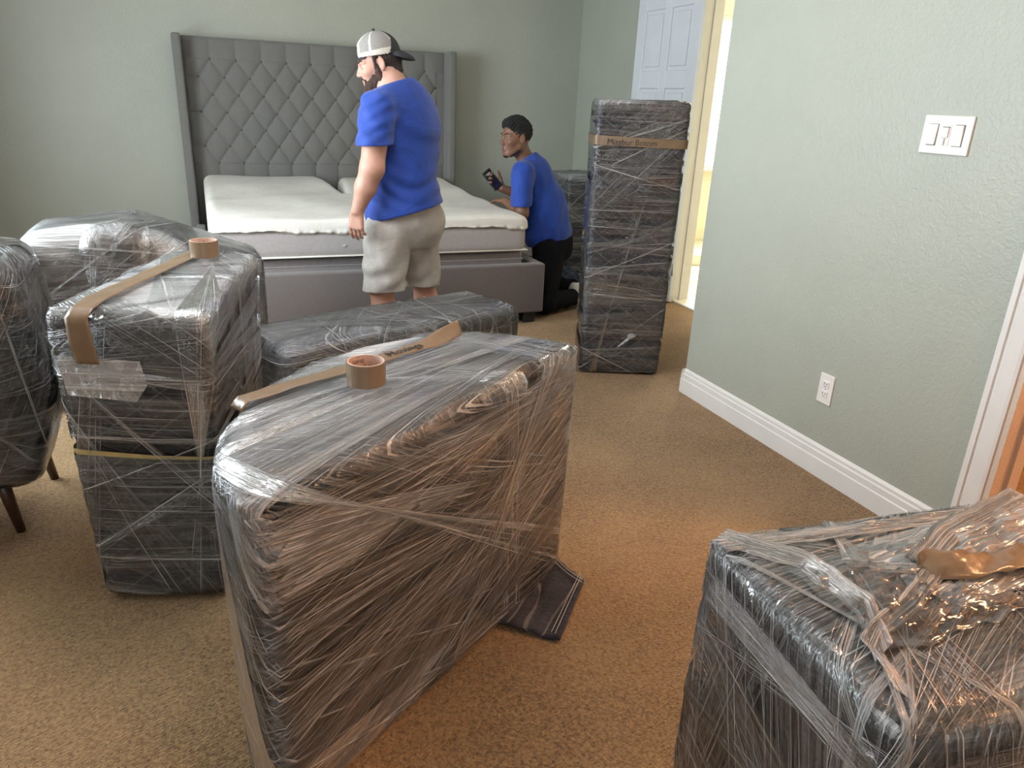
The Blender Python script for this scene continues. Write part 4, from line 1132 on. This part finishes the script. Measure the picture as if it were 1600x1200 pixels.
# ------------------------------------------------------------------ people
TH = R(22.69)
def w_of(s, t, z=0): return (s*math.cos(TH)+t*math.sin(TH), -s*math.sin(TH)+t*math.cos(TH), z)
def nrm(v): v = np.array(v, float); return v/np.linalg.norm(v)
def frame(yaw, pitch, roll=0):
    """yaw 0 faces -s; positive yaw turns away from the camera (towards +t); pitch>0 looks down"""
    f = np.array((-math.cos(yaw), math.sin(yaw), 0)); l = np.array((-math.sin(yaw), -math.cos(yaw), 0.)); u = np.array((0, 0, 1.))
    f2 = f*math.cos(pitch)-u*math.sin(pitch); u2 = u*math.cos(pitch)+f*math.sin(pitch)
    l2 = l*math.cos(roll)+u2*math.sin(roll); u3 = u2*math.cos(roll)-l*math.sin(roll)
    return f2, l2, u3
def head(F, C, fr, sc=1.0, neck=None, open_eye=.0045):
    f, l, u = fr; C = np.array(C, float)
    def W(a, b, c): return C+(f*a+l*b+u*c)*sc
    A = np.array([f, l, u])
    F.ell(W(-.012, 0, .030), np.array((.100, .078, .088))*sc, A, .02)
    F.ell(W(.030, 0, -.038), np.array((.066, .060, .078))*sc, A, .03)
    F.cone(W(.070, -.008, -.098), W(.070, .008, -.098), .020*sc, .020*sc, .025)
    for s in (-1, 1):
        F.cone(W(.0, s*.052, -.055), W(.055, s*.022, -.098), .020*sc, .016*sc, .025)
        F.ell(W(.060, s*.042, -.022), np.array((.028, .022, .022))*sc, A, .02)
        F.cone(W(.086, s*.012, .022), W(.070, s*.046, .022), .011*sc, .009*sc, .012)
        F.ell(W(.094, s*.032, .001), np.array((.020, .018, .012))*sc, A, .012, 's')
        F.ell(W(.0745, s*.032, .001), np.array((.0155, .0165, .0145))*sc, A, .002)
        F.ell(W(.092, s*.032, -.001), np.array((.010, .014, open_eye))*sc, A, .0, 's')
    F.cone(W(.086, 0, .014), W(.108, 0, -.028), .0085*sc, .0115*sc, .012)
    for s in (-1, 1):
        F.ell(W(.098, s*.0125, -.033), np.array((.013, .009, .008))*sc, A, .005)
        F.ell(W(.103, s*.007, -.040), np.array((.005, .0035, .004))*sc, A, .002, 's')
    F.cone(W(.093, -.008, -.060), W(.093, .008, -.060), .0075*sc, .0075*sc, .006); F.cone(W(.083, -.020, -.064), W(.083, .020, -.064), .006*sc, .006*sc, .008)
    F.cone(W(.090, -.010, -.074), W(.090, .010, -.074), .0085*sc, .0085*sc, .006)
    F.ell(W(.103, 0, -.0665), np.array((.012, .024, .0018))*sc, A, .002, 's')
    for s in (-1, 1):
        c = W(-.004, s*.078, -.004); Ae = np.array([nrm(f*.9-l*s*-.35*-1+0*u), nrm(l*s+f*.35), u])
        F.ell(c+(-f*.004)*sc, np.array((.017, .0075, .030))*sc, np.array([nrm(f-l*s*.45), nrm(l*s+f*.45), u]), .006)
        F.ell(c+l*s*.008*sc+f*.002*sc, np.array((.010, .005, .020))*sc, np.array([nrm(f-l*s*.45), nrm(l*s+f*.45), u]), .004, 's')
    if neck is not None: F.cone(W(-.030, 0, -.060), neck[0], neck[1]*.95, neck[1], .03)
    return W, A
def hand(F, wr, d, pn, side, L=.185, curls=(.35, .4, .45, .5), thumb_out=.5, r=1.0, thumb_curl=.3, spread=.06):
    """wr wrist, d direction to the fingertips, pn palm normal; side: direction of the thumb across the palm"""
    wr = np.array(wr, float); d = nrm(d); sd = nrm(np.array(side)-d*np.dot(side, d)); pn = nrm(np.cross(d, sd)) * (1 if np.dot(np.cross(d, sd), pn) > 0 else -1)
    pl = L*.50
    for i, o in enumerate((.030, .010, -.010, -.029)):
        F.cone(wr+sd*o*.6+d*.010, wr+d*pl*(1.0 if i < 3 else .93)+sd*o, .0145*r, .0120*r, .010)
    ks = (.44, .49, .46, .36); tips = []
    for i, o in enumerate((.032, .0108, -.0108, -.031)):
        base = wr+d*pl*(.98 if i < 3 else .91)+sd*o; c = curls[i]; dirn = nrm(d+sd*(o*spread*30*.1)); p = base
        segs = (ks[i]*L*.46, ks[i]*L*.30, ks[i]*L*.24); rr = (.0095, .0085, .0078, .0068); ang = 0
        for k in range(3):
            ang += c*(1.0, 1.25, .8)[k]
            dd = dirn*math.cos(ang)+pn*math.sin(ang); q = p+dd*segs[k]
            F.cone(p, q, rr[k]*r, rr[k+1]*r, .003); p = q
        tips.append(p)
    b0 = wr+d*.018+sd*.024; dd = nrm(d*.75+sd*thumb_out+pn*.35); p1 = b0+dd*.045; dd2 = nrm(dd+d*thumb_curl+pn*thumb_curl*.6); p2 = p1+dd2*.030; p3 = p2+nrm(dd2+d*.2+pn*.2)*.024
    F.cone(b0, p1, .0145*r, .0115*r, .010); F.cone(p1, p2, .0110*r, .0100*r, .003); F.cone(p2, p3, .0098*r, .0078*r, .003)
    return tips
def finish(name, F, mat, root, it=1, tone=None, label=None):
    V, Q = F.mesh(); V = relax(V, Q, it, .4)
    me = fast_mesh(name, V, Q)
    if tone is not None:
        at = me.attributes.new('tone', 'FLOAT', 'POINT'); at.data.foreach_set('value', tone(V).astype(np.float32))
    o = link(name, me, mat, root)
    if label: o['label'] = label
    return o
def eyes(root, W, A, sc, look=0):
    for s in (-1, 1):
        bm = bmesh.new(); bmesh.ops.create_uvsphere(bm, u_segments=20, v_segments=14, radius=.0128*sc)
        c = Vector(W(.0765, s*.032, .001)); bmesh.ops.translate(bm, verts=bm.verts, vec=c)
        me = bpy.data.meshes.new('eyeball'); bm.to_mesh(me); bm.free(); e = link('eyeball', me, 'eye_white', root)
        bm = bmesh.new(); bmesh.ops.create_uvsphere(bm, u_segments=16, v_segments=10, radius=.0062*sc)
        c = Vector(W(.0832, s*.032+look*.004, .0005)); bmesh.ops.translate(bm, verts=bm.verts, vec=c)
        me = bpy.data.meshes.new('iris'); bm.to_mesh(me); bm.free(); link('iris', me, 'eye_iris', e)
def brow_field(W, h=.0025, sc=1., w=.004):
    c = W(.09, 0, .03); F = Field(c-.08, c+.08, h)
    for s in (-1, 1):
        F.cone(W(.0965, s*.014, .024), W(.088, s*.040, .031), w, w*.9, .002); F.cone(W(.088, s*.040, .031), W(.074, s*.052, .026), w*.9, w*.5, .002)
    return F
def lips_tone(W, fr, sc):
    C = W(0, 0, 0)
    def fn(V):
        q = (V-C)/sc; a = q@fr[0]; b = q@fr[1]; c = q@fr[2]
        m = np.exp(-((a-.093)/.016)**2-(b/.021)**4-((c+.067)/.0135)**4)
        return np.clip(m, 0, 1)
    return fn

def man_standing():
    s0, t0 = -.61, 3.88
    root = thing('person', 'bearded man in blue t-shirt, khaki shorts and backwards cap, standing at the bed foot', 'person', w_of(s0, t0), org=(s0, t0, 0), rotz=-TH)
    yb = R(25); f = np.array((-math.cos(yb), math.sin(yb), 0)); l = np.array((-math.sin(yb), -math.cos(yb), 0))
    ax = np.array([f, l, (0, 0, 1)])
    sc = 1.0; fr = frame(R(-14), R(15)); C = (-.716, 3.90, 1.548)
    F = Field((-1.0, 3.42, -.02), (-.30, 4.30, 1.78), .0045)
    # torso and legs under the clothes, arms, neck
    F.ell((-.605, 3.87, 1.25), (.12, .165, .22), ax, .03); F.ell((-.60, 3.87, 1.0), (.14, .15, .2), ax, .03); F.ell((-.585, 3.88, .80), (.12, .15, .13), ax, .03)
    F.cone((-.655, 3.72, 1.38), (-.555, 4.02, 1.38), .06, .06, .04)
    F.cone((-.63, 3.87, 1.36), (-.655, 3.885, 1.47), .075, .066, .04)
    W, A = head(F, C, fr, sc, neck=((-.635, 3.88, 1.40), .066), open_eye=.0034)
    sh = np.array((-.680, 3.665, 1.345)); el = np.array((-.702, 3.60, 1.085)); wr = np.array((-.780, 3.615, .885))
    F.cone(sh, el, .064, .056, .03); F.cone(el, el*.55+wr*.45, .057, .050, .02); F.cone(el*.55+wr*.45, wr, .050, .031, .02)
    hand(F, wr, (-.12, .02, -1), (.55, .8, 0), (-.85, .30, 0), L=.172, curls=(.30, .34, .40, .46), thumb_out=.35, spread=.03)
    F.cone((-.53, 4.05, 1.345), (-.60, 4.10, 1.09), .06, .052, .03); F.cone((-.60, 4.10, 1.09), (-.74, 4.06, .90), .050, .030, .02)
    hand(F, (-.74, 4.06, .90), (-.4, -.05, -.9), (.3, -.9, 0), (-.85, -.3, 0), L=.172)
    for (hp, kn, an) in (((-.66, 3.78, .78), (-.705, 3.775, .47), (-.70, 3.79, .10)), ((-.55, 3.985, .78), (-.515, 4.0, .47), (-.50, 4.01, .10))):
        F.cone(hp, kn, .095, .062, .03); kn = np.array(kn); an = np.array(an)
        mid = kn*.68+an*.32+np.array((.012, 0, 0)); F.cone(kn, mid, .058, .066, .025); F.cone(mid, an, .062, .036, .025)
        F.cone(an, an+np.array((-.10, .02, -.065)), .036, .032, .02)
    body = finish('body', F, 'skin_light', root, 1, lips_tone(W, fr, sc))
    eyes(root, W, A, sc)
    finish('eyebrows', brow_field(W, .0025, sc, .0042), 'beard_hair', root)
    # hair, beard
    c = W(0, 0, 0); h = Field(c-.15, c+.15, .0035)
    h.ell(W(-.022, 0, .026), np.array((.098, .0805, .088))*sc, A, .0)
    h.cone(W(-.075, -.03, -.045), W(-.075, .03, -.045), .030*sc, .030*sc, .03)
    for s in (-1, 1): h.cone(W(.018, s*.072, .030), W(.022, s*.069, -.015), .011*sc, .009*sc, .008)
    h.ell(W(.075, 0, .02), np.array((.052, .10, .13))*sc, A, .008, 's')
    for s in (-1, 1): h.ell(W(-.002, s*.085, -.008), np.array((.024, .024, .036))*sc, A, .004, 's')
    h.cut(W(0, 0, .052), fr[2])
    h.func(lambda x, y, z: .0012*np.sin(x*300+z*110)+.001*np.sin(z*420+y*200))
    finish('hair', h, 'hair_dark', root, 0)
    b = Field(c+np.array((-.2, -.12, -.26)), c+np.array((.06, .12, .06)), .0035)
    for s in (-1, 1):
        b.cone(W(.018, s*.066, -.005), W(.012, s*.060, -.055), .013*sc, .017*sc, .012)
        b.cone(W(.012, s*.058, -.058), W(.062, s*.030, -.098), .020*sc, .022*sc, .02)
        b.cone(W(.045, s*.050, -.050), W(.070, s*.034, -.080), .014*sc, .014*sc, .02)
        b.cone(W(.096, s*.006, -.0505), W(.083, s*.028, -.062), .0062*sc, .0055*sc, .004)
        b.cone(W(.083, s*.028, -.062), W(.076, s*.028, -.085), .0065*sc, .012*sc, .006)
    b.ell(W(.070, 0, -.112), np.array((.038, .044, .042))*sc, A, .02)
    b.cone(W(.074, 0, -.120), W(.066, 0, -.172), .030*sc, .014*sc, .02)
    b.ell(W(.098, 0, -.0665), np.array((.020, .022, .0135))*sc, A, .004, 's')
    b.func(lambda x, y, z: .0016*np.sin(x*260+y*60)*np.sin(z*90+y*240)+.001*np.sin(z*300+x*150))
    finish('beard', b, 'beard_hair', root, 0)
    # backwards cap
    g = Field(c-.17, c+np.array((.22, .17, .19)), .0032)
    g.ell(W(-.010, 0, .046), np.array((.108, .090, .100))*sc, A, .0)
    g.ell(W(-.010, 0, .042), np.array((.1035, .0855, .0965))*sc, A, .0, 's')
    n = nrm(-fr[2]+fr[0]*.10); g.cut(W(0, 0, .036), n)
    fo = nrm(fr[0])
    g.ell(W(.105, 0, .066), np.array((.05, .036, .040))*sc, A, .004, 's')   # arch over the strap
    V, Q = g.mesh(); V = relax(V, Q, 1, .4); me = fast_mesh('cap', V, Q)
    for mm in ('cap_cream', 'cap_mesh', 'cap_dark'): me.materials.append(MATS[mm])
    cen = V[Q].mean(1); q = (cen-W(0, 0, 0))/sc; a_, b_, c_ = q@fr[0]+.016, q@fr[1], q@fr[2]-.046
    phi = np.degrees(np.arctan2(abs(b_), a_))
    idx = np.zeros(len(Q), np.int32)
    seam = (abs(phi-62) < 3.5) | (c_ < .016)
    idx[(phi > 20) & (phi < 138) & (~seam)] = 1
    idx[(phi > 142)] = 2; idx[(phi > 137) & (phi <= 142)] = 0
    arch = np.sqrt(((q@fr[0]-.105)/.05)**2+(b_/.036)**2+((q@fr[2]-.066)/.040)**2)
    idx[(arch < 1.45) & (a_ > 0)] = 0
    idx[((q@fr[0]+.016)/.107)**2+(b_/.086)**2+((q@fr[2]-.042)/.098)**2 < 1.02] = 2
    me.polygons.foreach_set('material_index', idx)
    cap = bpy.data.objects.new('cap', me); COL.objects.link(cap); cap.parent = root; me.transform(Matrix.Translation(-ORG[root.name])); ORG[cap.name] = ORG[root.name]
    me.polygons.foreach_set('use_smooth', [True]*len(me.polygons)); cap['label'] = 'cream and grey mesh cap worn backwards'
    k = Field(c-.17, c+.17, .003)
    k.ell(W(-.016, 0, .045), np.array((.1125, .0915, .102))*sc, A, 0); k.ell(W(-.016, 0, .045), np.array((.108, .087, .098))*sc, A, 0, 's')
    k.cut(W(0, 0, .056), fr[2]); k.cut(W(0, 0, .034), -fr[2]); k.cut(W(.062, 0, 0), -fr[0])
    finish('cap_strap', k, 'cap_dark', cap, 0)
    k = Field(c-.02, c+np.array((.30, .14, .14)), .0035); k.lo = k.lo
    k = Field(np.array(W(-.2, 0, 0))-.16, np.array(W(-.1, 0, 0))+.16, .0035)
    ab = np.array([nrm(fr[0]+fr[2]*.55), fr[1], nrm(fr[2]-fr[0]*.55)])
    k.ell(W(-.105, 0, .012), np.array((.082, .080, .030))*sc, ab, 0)
    k.ell(W(-.100, 0, -.006), np.array((.090, .078, .036))*sc, ab, .004, 's')
    k.ell(W(-.016, 0, .030), np.array((.098, .08, .1))*sc, A, 0, 's')
    finish('cap_brim', k, 'cap_dark', cap, 1)
    bm = bmesh.new(); bmesh.ops.create_uvsphere(bm, u_segments=12, v_segments=8, radius=.008); bmesh.ops.translate(bm, verts=bm.verts, vec=Vector(W(-.016, 0, .149)))
    me = bpy.data.meshes.new('cap_button'); bm.to_mesh(me); bm.free(); link('cap_button', me, 'cap_dark', cap)
    # t-shirt
    T = Field((-.92, 3.45, .70), (-.34, 4.24, 1.56), .005)
    T.ell((-.600, 3.86, 1.27), (.150, .205, .235), ax, .04); T.ell((-.612, 3.86, 1.03), (.182, .195, .23), ax, .06); T.ell((-.592, 3.865, .86), (.200, .212, .21), ax, .05)
    T.ell((-.545, 3.87, 1.22), (.115, .17, .20), ax, .05)
    T.cone((-.655, 3.72, 1.36), (-.545, 4.00, 1.36), .085, .085, .05)
    T.cone((-.66, 3.76, 1.375), (-.615, 3.86, 1.405), .055, .062, .05); T.cone((-.56, 3.99, 1.375), (-.605, 3.89, 1.405), .055, .062, .05)
    T.cone((-.605, 3.87, 1.40), (-.622, 3.876, 1.455), .074, .070, .03)
    def folds(x, y, z):
        w1 = np.exp(-((z-.93)/.13)**2)
        return (.0055*w1*np.sin(z*75+x*18-y*9+2*np.sin(x*14+y*11)) + .0045*np.sin((x*30+z*26-y*22)+1.8*np.sin(z*13+x*8)) * np.exp(-((z-1.2)/.14)**2)
                + .003*np.sin(x*48-y*35+z*14))
    T.func(lambda x, y, z: folds(x, y, z)*np.clip((z-.80-(x+.779)*.28)*9, .12, 1))
    hem_n = nrm((.28, 0, -1)); T.cut((-.779, 3.7, .800), hem_n)
    T.cut((-.622, 3.876, 1.462), nrm((-.42, .05, 1)))
    for a, b_, r0, r1, zc, nz in ((sh, (-.700, 3.602, 1.13), .088, .081, 1.186, (.05, .0, -1)), ((-.53, 4.04, 1.34), (-.59, 4.09, 1.13), .086, .080, 1.17, (.05, 0, -1))):
        G = Field((-.92, 3.45, .70), (-.34, 4.24, 1.56), .005); G.cone(a, b_, r0, r1, 0)
        G.func(lambda x, y, z: .0035*np.sin(z*62+x*40-y*35)+.002*np.sin(z*110-x*60)); G.cut((b_[0], b_[1], zc), nrm(nz))
        T.put((slice(None),)*3, G.F, .022)
    # sleeve hems
    finish_shirt(T, root, W, fr, sc, sh, body)
    # shorts
    Q_ = Field((-.90, 3.55, .36), (-.34, 4.22, 1.02), .005)
    Q_.ell((-.592, 3.875, .84), (.172, .185, .17), ax, .04); Q_.ell((-.505, 3.89, .79), (.108, .15, .125), ax, .05)
    Q_.cone((-.665, 3.785, .76), (-.700, 3.78, .40), .122, .104, .03); Q_.cone((-.545, 3.985, .76), (-.520, 4.00, .40), .122, .100, .03)
    Q_.func(lambda x, y, z: .005*np.sin(x*34-z*38+y*21+1.5*np.sin(z*17+x*9))*np.clip((.85-z)*4, .2, 1)+.0025*np.sin(x*70+z*15-y*40))
    Q_.cut((-.72, 3.78, .452), nrm((.04, -.10, -1)))
    shorts = finish('shorts', Q_, 'shorts_khaki', root, 1)
    # shoes
    for a in ((-.70, 3.79), (-.50, 4.01)):
        k = Field((a[0]-.24, a[1]-.10, -.01), (a[0]+.10, a[1]+.12, .13), .006)
        k.cone((a[0]+.01, a[1], .055), (a[0]-.02, a[1]+.005, .085), .045, .042, .02); k.cone((a[0], a[1], .042), (a[0]-.15, a[1]+.04, .036), .042, .038, .03)
        k.cut((0, 0, .001), (0, 0, -1)); finish('shoe', k, 'shoe_black', root, 1)
def finish_shirt(T, root, W, fr, sc, sh, body):
    V, Q = T.mesh(); V = relax(V, Q, 1, .4)
    # trim: sleeve hems and neckline by removing faces beyond them
    c = V[Q].mean(1)
    near_sl = (np.hypot(c[:, 0]+.70, c[:, 1]-3.60) < .105) & (c[:, 1] < 3.70) & (c[:, 2] < 1.186+.02*(c[:, 0]+.70)) & (c[:, 2] > 1.02)
    me = fast_mesh('t_shirt', V, Q); o = link('t_shirt', me, 'shirt_blue', root)
    return o
man_standing()

def man_kneeling():
    s0, t0 = .22, 5.32
    root = thing('person', 'man with short black hair kneeling beside the bed, blue t-shirt, black trousers, holding a phone', 'person', w_of(s0, t0), org=(s0, t0, 0), rotz=-TH)
    sc = 1.03; fr = frame(R(-32), R(2)); C = (-.050, 5.33, 1.175)
    a = R(20); f = np.array((-math.cos(a), math.sin(a), 0)); l = np.array((-math.sin(a), -math.cos(a), 0)); ax = np.array([f, l, (0, 0, 1)])
    F = Field((-.36, 4.93, -.02), (.64, 5.86, 1.38), .0045)
    F.cone((.07, 5.38, .92), (.18, 5.38, .62), .115, .12, .04); F.cone((.20, 5.38, .60), (.25, 5.38, .46), .12, .12, .04)
    F.cone((.00, 5.22, .965), (.10, 5.53, .965), .055, .055, .04)
    W, A = head(F, C, fr, sc, neck=((.040, 5.375, 1.01), .060), open_eye=.0052)
    sh = np.array((.010, 5.195, .955)); el = np.array((.016, 5.15, .695)); wr = np.array((-.105, 5.31, .752))
    F.cone(sh, el, .055, .045, .03); F.cone(el, el*.6+wr*.4, .046, .042, .02); F.cone(el*.6+wr*.4, wr, .042, .027, .02)
    hand(F, wr, (-.55, .83, -.05), (0, 0, -1), (.83, .55, 0), L=.175, curls=(.12, .14, .16, .2))
    e2 = np.array((.060, 5.52, .755)); w2 = np.array((-.135, 5.43, .825))
    F.cone((.10, 5.54, .955), e2, .052, .043, .03); F.cone(e2, e2*.6+w2*.4, .044, .040, .02); F.cone(e2*.6+w2*.4, w2, .040, .026, .02)
    # right hand closed round the phone: four fingers wrap its near edge, thumb along the far one
    d = nrm((-.80, -.10, .60)); side = nrm((.45, .35, .70))
    hand(F, w2, d, (.35, -.85, .40), side, L=.175, curls=(.50, .58, .66, .74), thumb_out=.55, thumb_curl=.5, spread=.02)
    for (hp, kn, an) in (((.22, 5.27, .42), (.20, 5.11, .085), (.46, 5.33, .07)), ((.26, 5.48, .42), (.16, 5.60, .085), (.50, 5.62, .08))):
        F.cone(hp, kn, .09, .055, .03); F.cone(kn, an, .05, .035, .03)
    finish('body', F, 'skin_brown', root, 1, lips_tone(W, fr, sc))
    eyes(root, W, A, sc, 1)
    finish('eyebrows', brow_field(W, .0025, sc, .0034), 'hair_black', root)
    c = W(0, 0, 0); h = Field(c-.16, c+.17, .0035)
    h.ell(W(-.020, 0, .042), np.array((.100, .0815, .094))*sc, A, .0); h.ell(W(.0, 0, .075), np.array((.078, .066, .070))*sc, A, .02)
    h.ell(W(.055, 0, .085), np.array((.040, .055, .040))*sc, A, .02)
    h.ell(W(.110, 0, -.005), np.array((.075, .10, .084))*sc, A, .004, 's'); h.ell(W(.02, 0, -.075), np.array((.14, .11, .070))*sc, A, .010, 's')
    for s in (-1, 1): h.ell(W(-.002, s*.086, -.006), np.array((.023, .022, .034))*sc, A, .004, 's')
    h.func(lambda x, y, z: .0034*np.sin(x*250+z*60)*np.sin(z*230+y*90)+.0026*np.sin(y*210+x*170-z*120)*np.sin(x*190-z*140))
    finish('hair', h, 'hair_black', root, 0)
    b = Field(c-.17, c+.10, .003)
    for s in (-1, 1): b.cone(W(.010, s*.0605, -.075), W(.052, s*.030, -.106), .010*sc, .013*sc, .01)
    b.cone(W(.074, -.012, -.112), W(.074, .012, -.112), .013*sc, .013*sc, .01)
    finish('beard', b, 'hair_black', root, 0)
    # t-shirt
    T = Field((-.20, 4.98, .34), (.52, 5.80, 1.18), .005)
    T.cone((.075, 5.375, .925), (.165, 5.38, .72), .145, .160, .04); T.cone((.165, 5.38, .72), (.205, 5.38, .54), .160, .178, .04)
    T.cone((.010, 5.225, .958), (.115, 5.52, .958), .075, .075, .05); T.cone((.05, 5.37, .98), (.046, 5.372, 1.045), .082, .066, .04)
    T.func(lambda x, y, z: .005*np.sin(x*46-z*20+y*32+1.6*np.sin(z*9+x*7))*np.clip((1.0-z)*2.5, .15, 1)*np.clip((z-.425-(x-.05)*.30)*9, .1, 1)+.0015*np.sin(x*80+z*22+y*20))
    T.cut((.05, 5.3, .425), nrm((.30, 0, -1)))
    T.cut((.045, 5.37, 1.062), nrm((-.55, 0, 1)))
    for a_, b_, r0, r1, zc in ((sh, (.008, 5.15, .70), .080, .070, .742), ((.10, 5.54, .955), (.065, 5.53, .76), .078, .068, .80)):
        G = Field((-.20, 4.98, .34), (.52, 5.80, 1.18), .005); G.cone(a_, b_, r0, r1, 0)
        G.func(lambda x, y, z: .003*np.sin(z*55+x*40-y*30)); G.cut((b_[0], b_[1], zc), nrm((.04, 0, -1)))
        T.put((slice(None),)*3, G.F, .022)
    finish('t_shirt', T, 'shirt_blue', root, 1)
    # trousers
    Q_ = Field((-.02, 4.96, -.01), (.62, 5.80, .66), .006)
    Q_.ell((.25, 5.38, .45), (.150, .155, .15), ax, .04)
    for (hp, kn, an) in (((.22, 5.27, .42), (.205, 5.11, .088), (.41, 5.29, .085)), ((.26, 5.48, .42), (.17, 5.60, .088), (.42, 5.62, .09))):
        Q_.cone(hp, kn, .115, .082, .04); Q_.cone(kn, an, .078, .062, .03)
    Q_.func(lambda x, y, z: .004*np.sin(x*50-z*35+y*30)); Q_.cut((0, 0, .003), (0, 0, -1)); Q_.cut((.20, 5.3, .60), (-.2, 0, 1))
    finish('trousers', Q_, 'pants_black', root, 1)
    for (x, y) in ((.46, 5.33), (.49, 5.62)):
        k = Field((x-.12, y-.12, -.01), (x+.16, y+.14, .16), .006)
        k.cone((x-.02, y-.01, .078), (x+.09, y+.03, .060), .044, .040, .03); k.cone((x+.05, y, .03), (x+.10, y+.02, .035), .030, .034, .02)
        k.cut((0, 0, .001), (0, 0, -1)); finish('shoe', k, 'shoe_black', root, 1)
        k = Field((x-.10, y-.09, -.01), (x+.04, y+.09, .16), .006); k.cone((x-.05, y-.03, .084), (x-.025, y-.015, .082), .050, .047, .01); finish('sock', k, 'sock_white', root, 1)
    # phone
    ph = thing('phone', 'black phone held up in the kneeling man\'s right hand', 'phone', w_of(-.205, 5.405, .885), org=(0, 0, 0), rotz=0)
    up = Vector(w_of(*nrm((-.66, .02, .75)))[:2]+(0,)); up = Vector((up.x, up.y, nrm((-.66, .02, .75))[2])).normalized()
    nv = Vector(w_of(*nrm((.35, -.85, .30)))[:2]+(nrm((.35, -.85, .30))[2],)); nv = (nv-up*nv.dot(up)).normalized(); sv = up.cross(nv)
    M = Matrix((sv, up, nv)).transposed().to_4x4()
    box('phone_case', (-.037, .037, -.076, .076, -.005, .005), 'black_plastic', ph, .004, 3, xf=None, smooth=True)
    box('screen', (-.034, .034, -.072, .072, .0049, .0056), 'phone_screen', ph, .0005)
    for w_, y_ in ((.020, .050), (.013, .042)): box('screen_line', (-w_, w_, y_-.0022, y_+.0022, .0056, .0060), 'screen_text', ph, 0)
    ph.rotation_euler = M.to_euler()
man_kneeling()
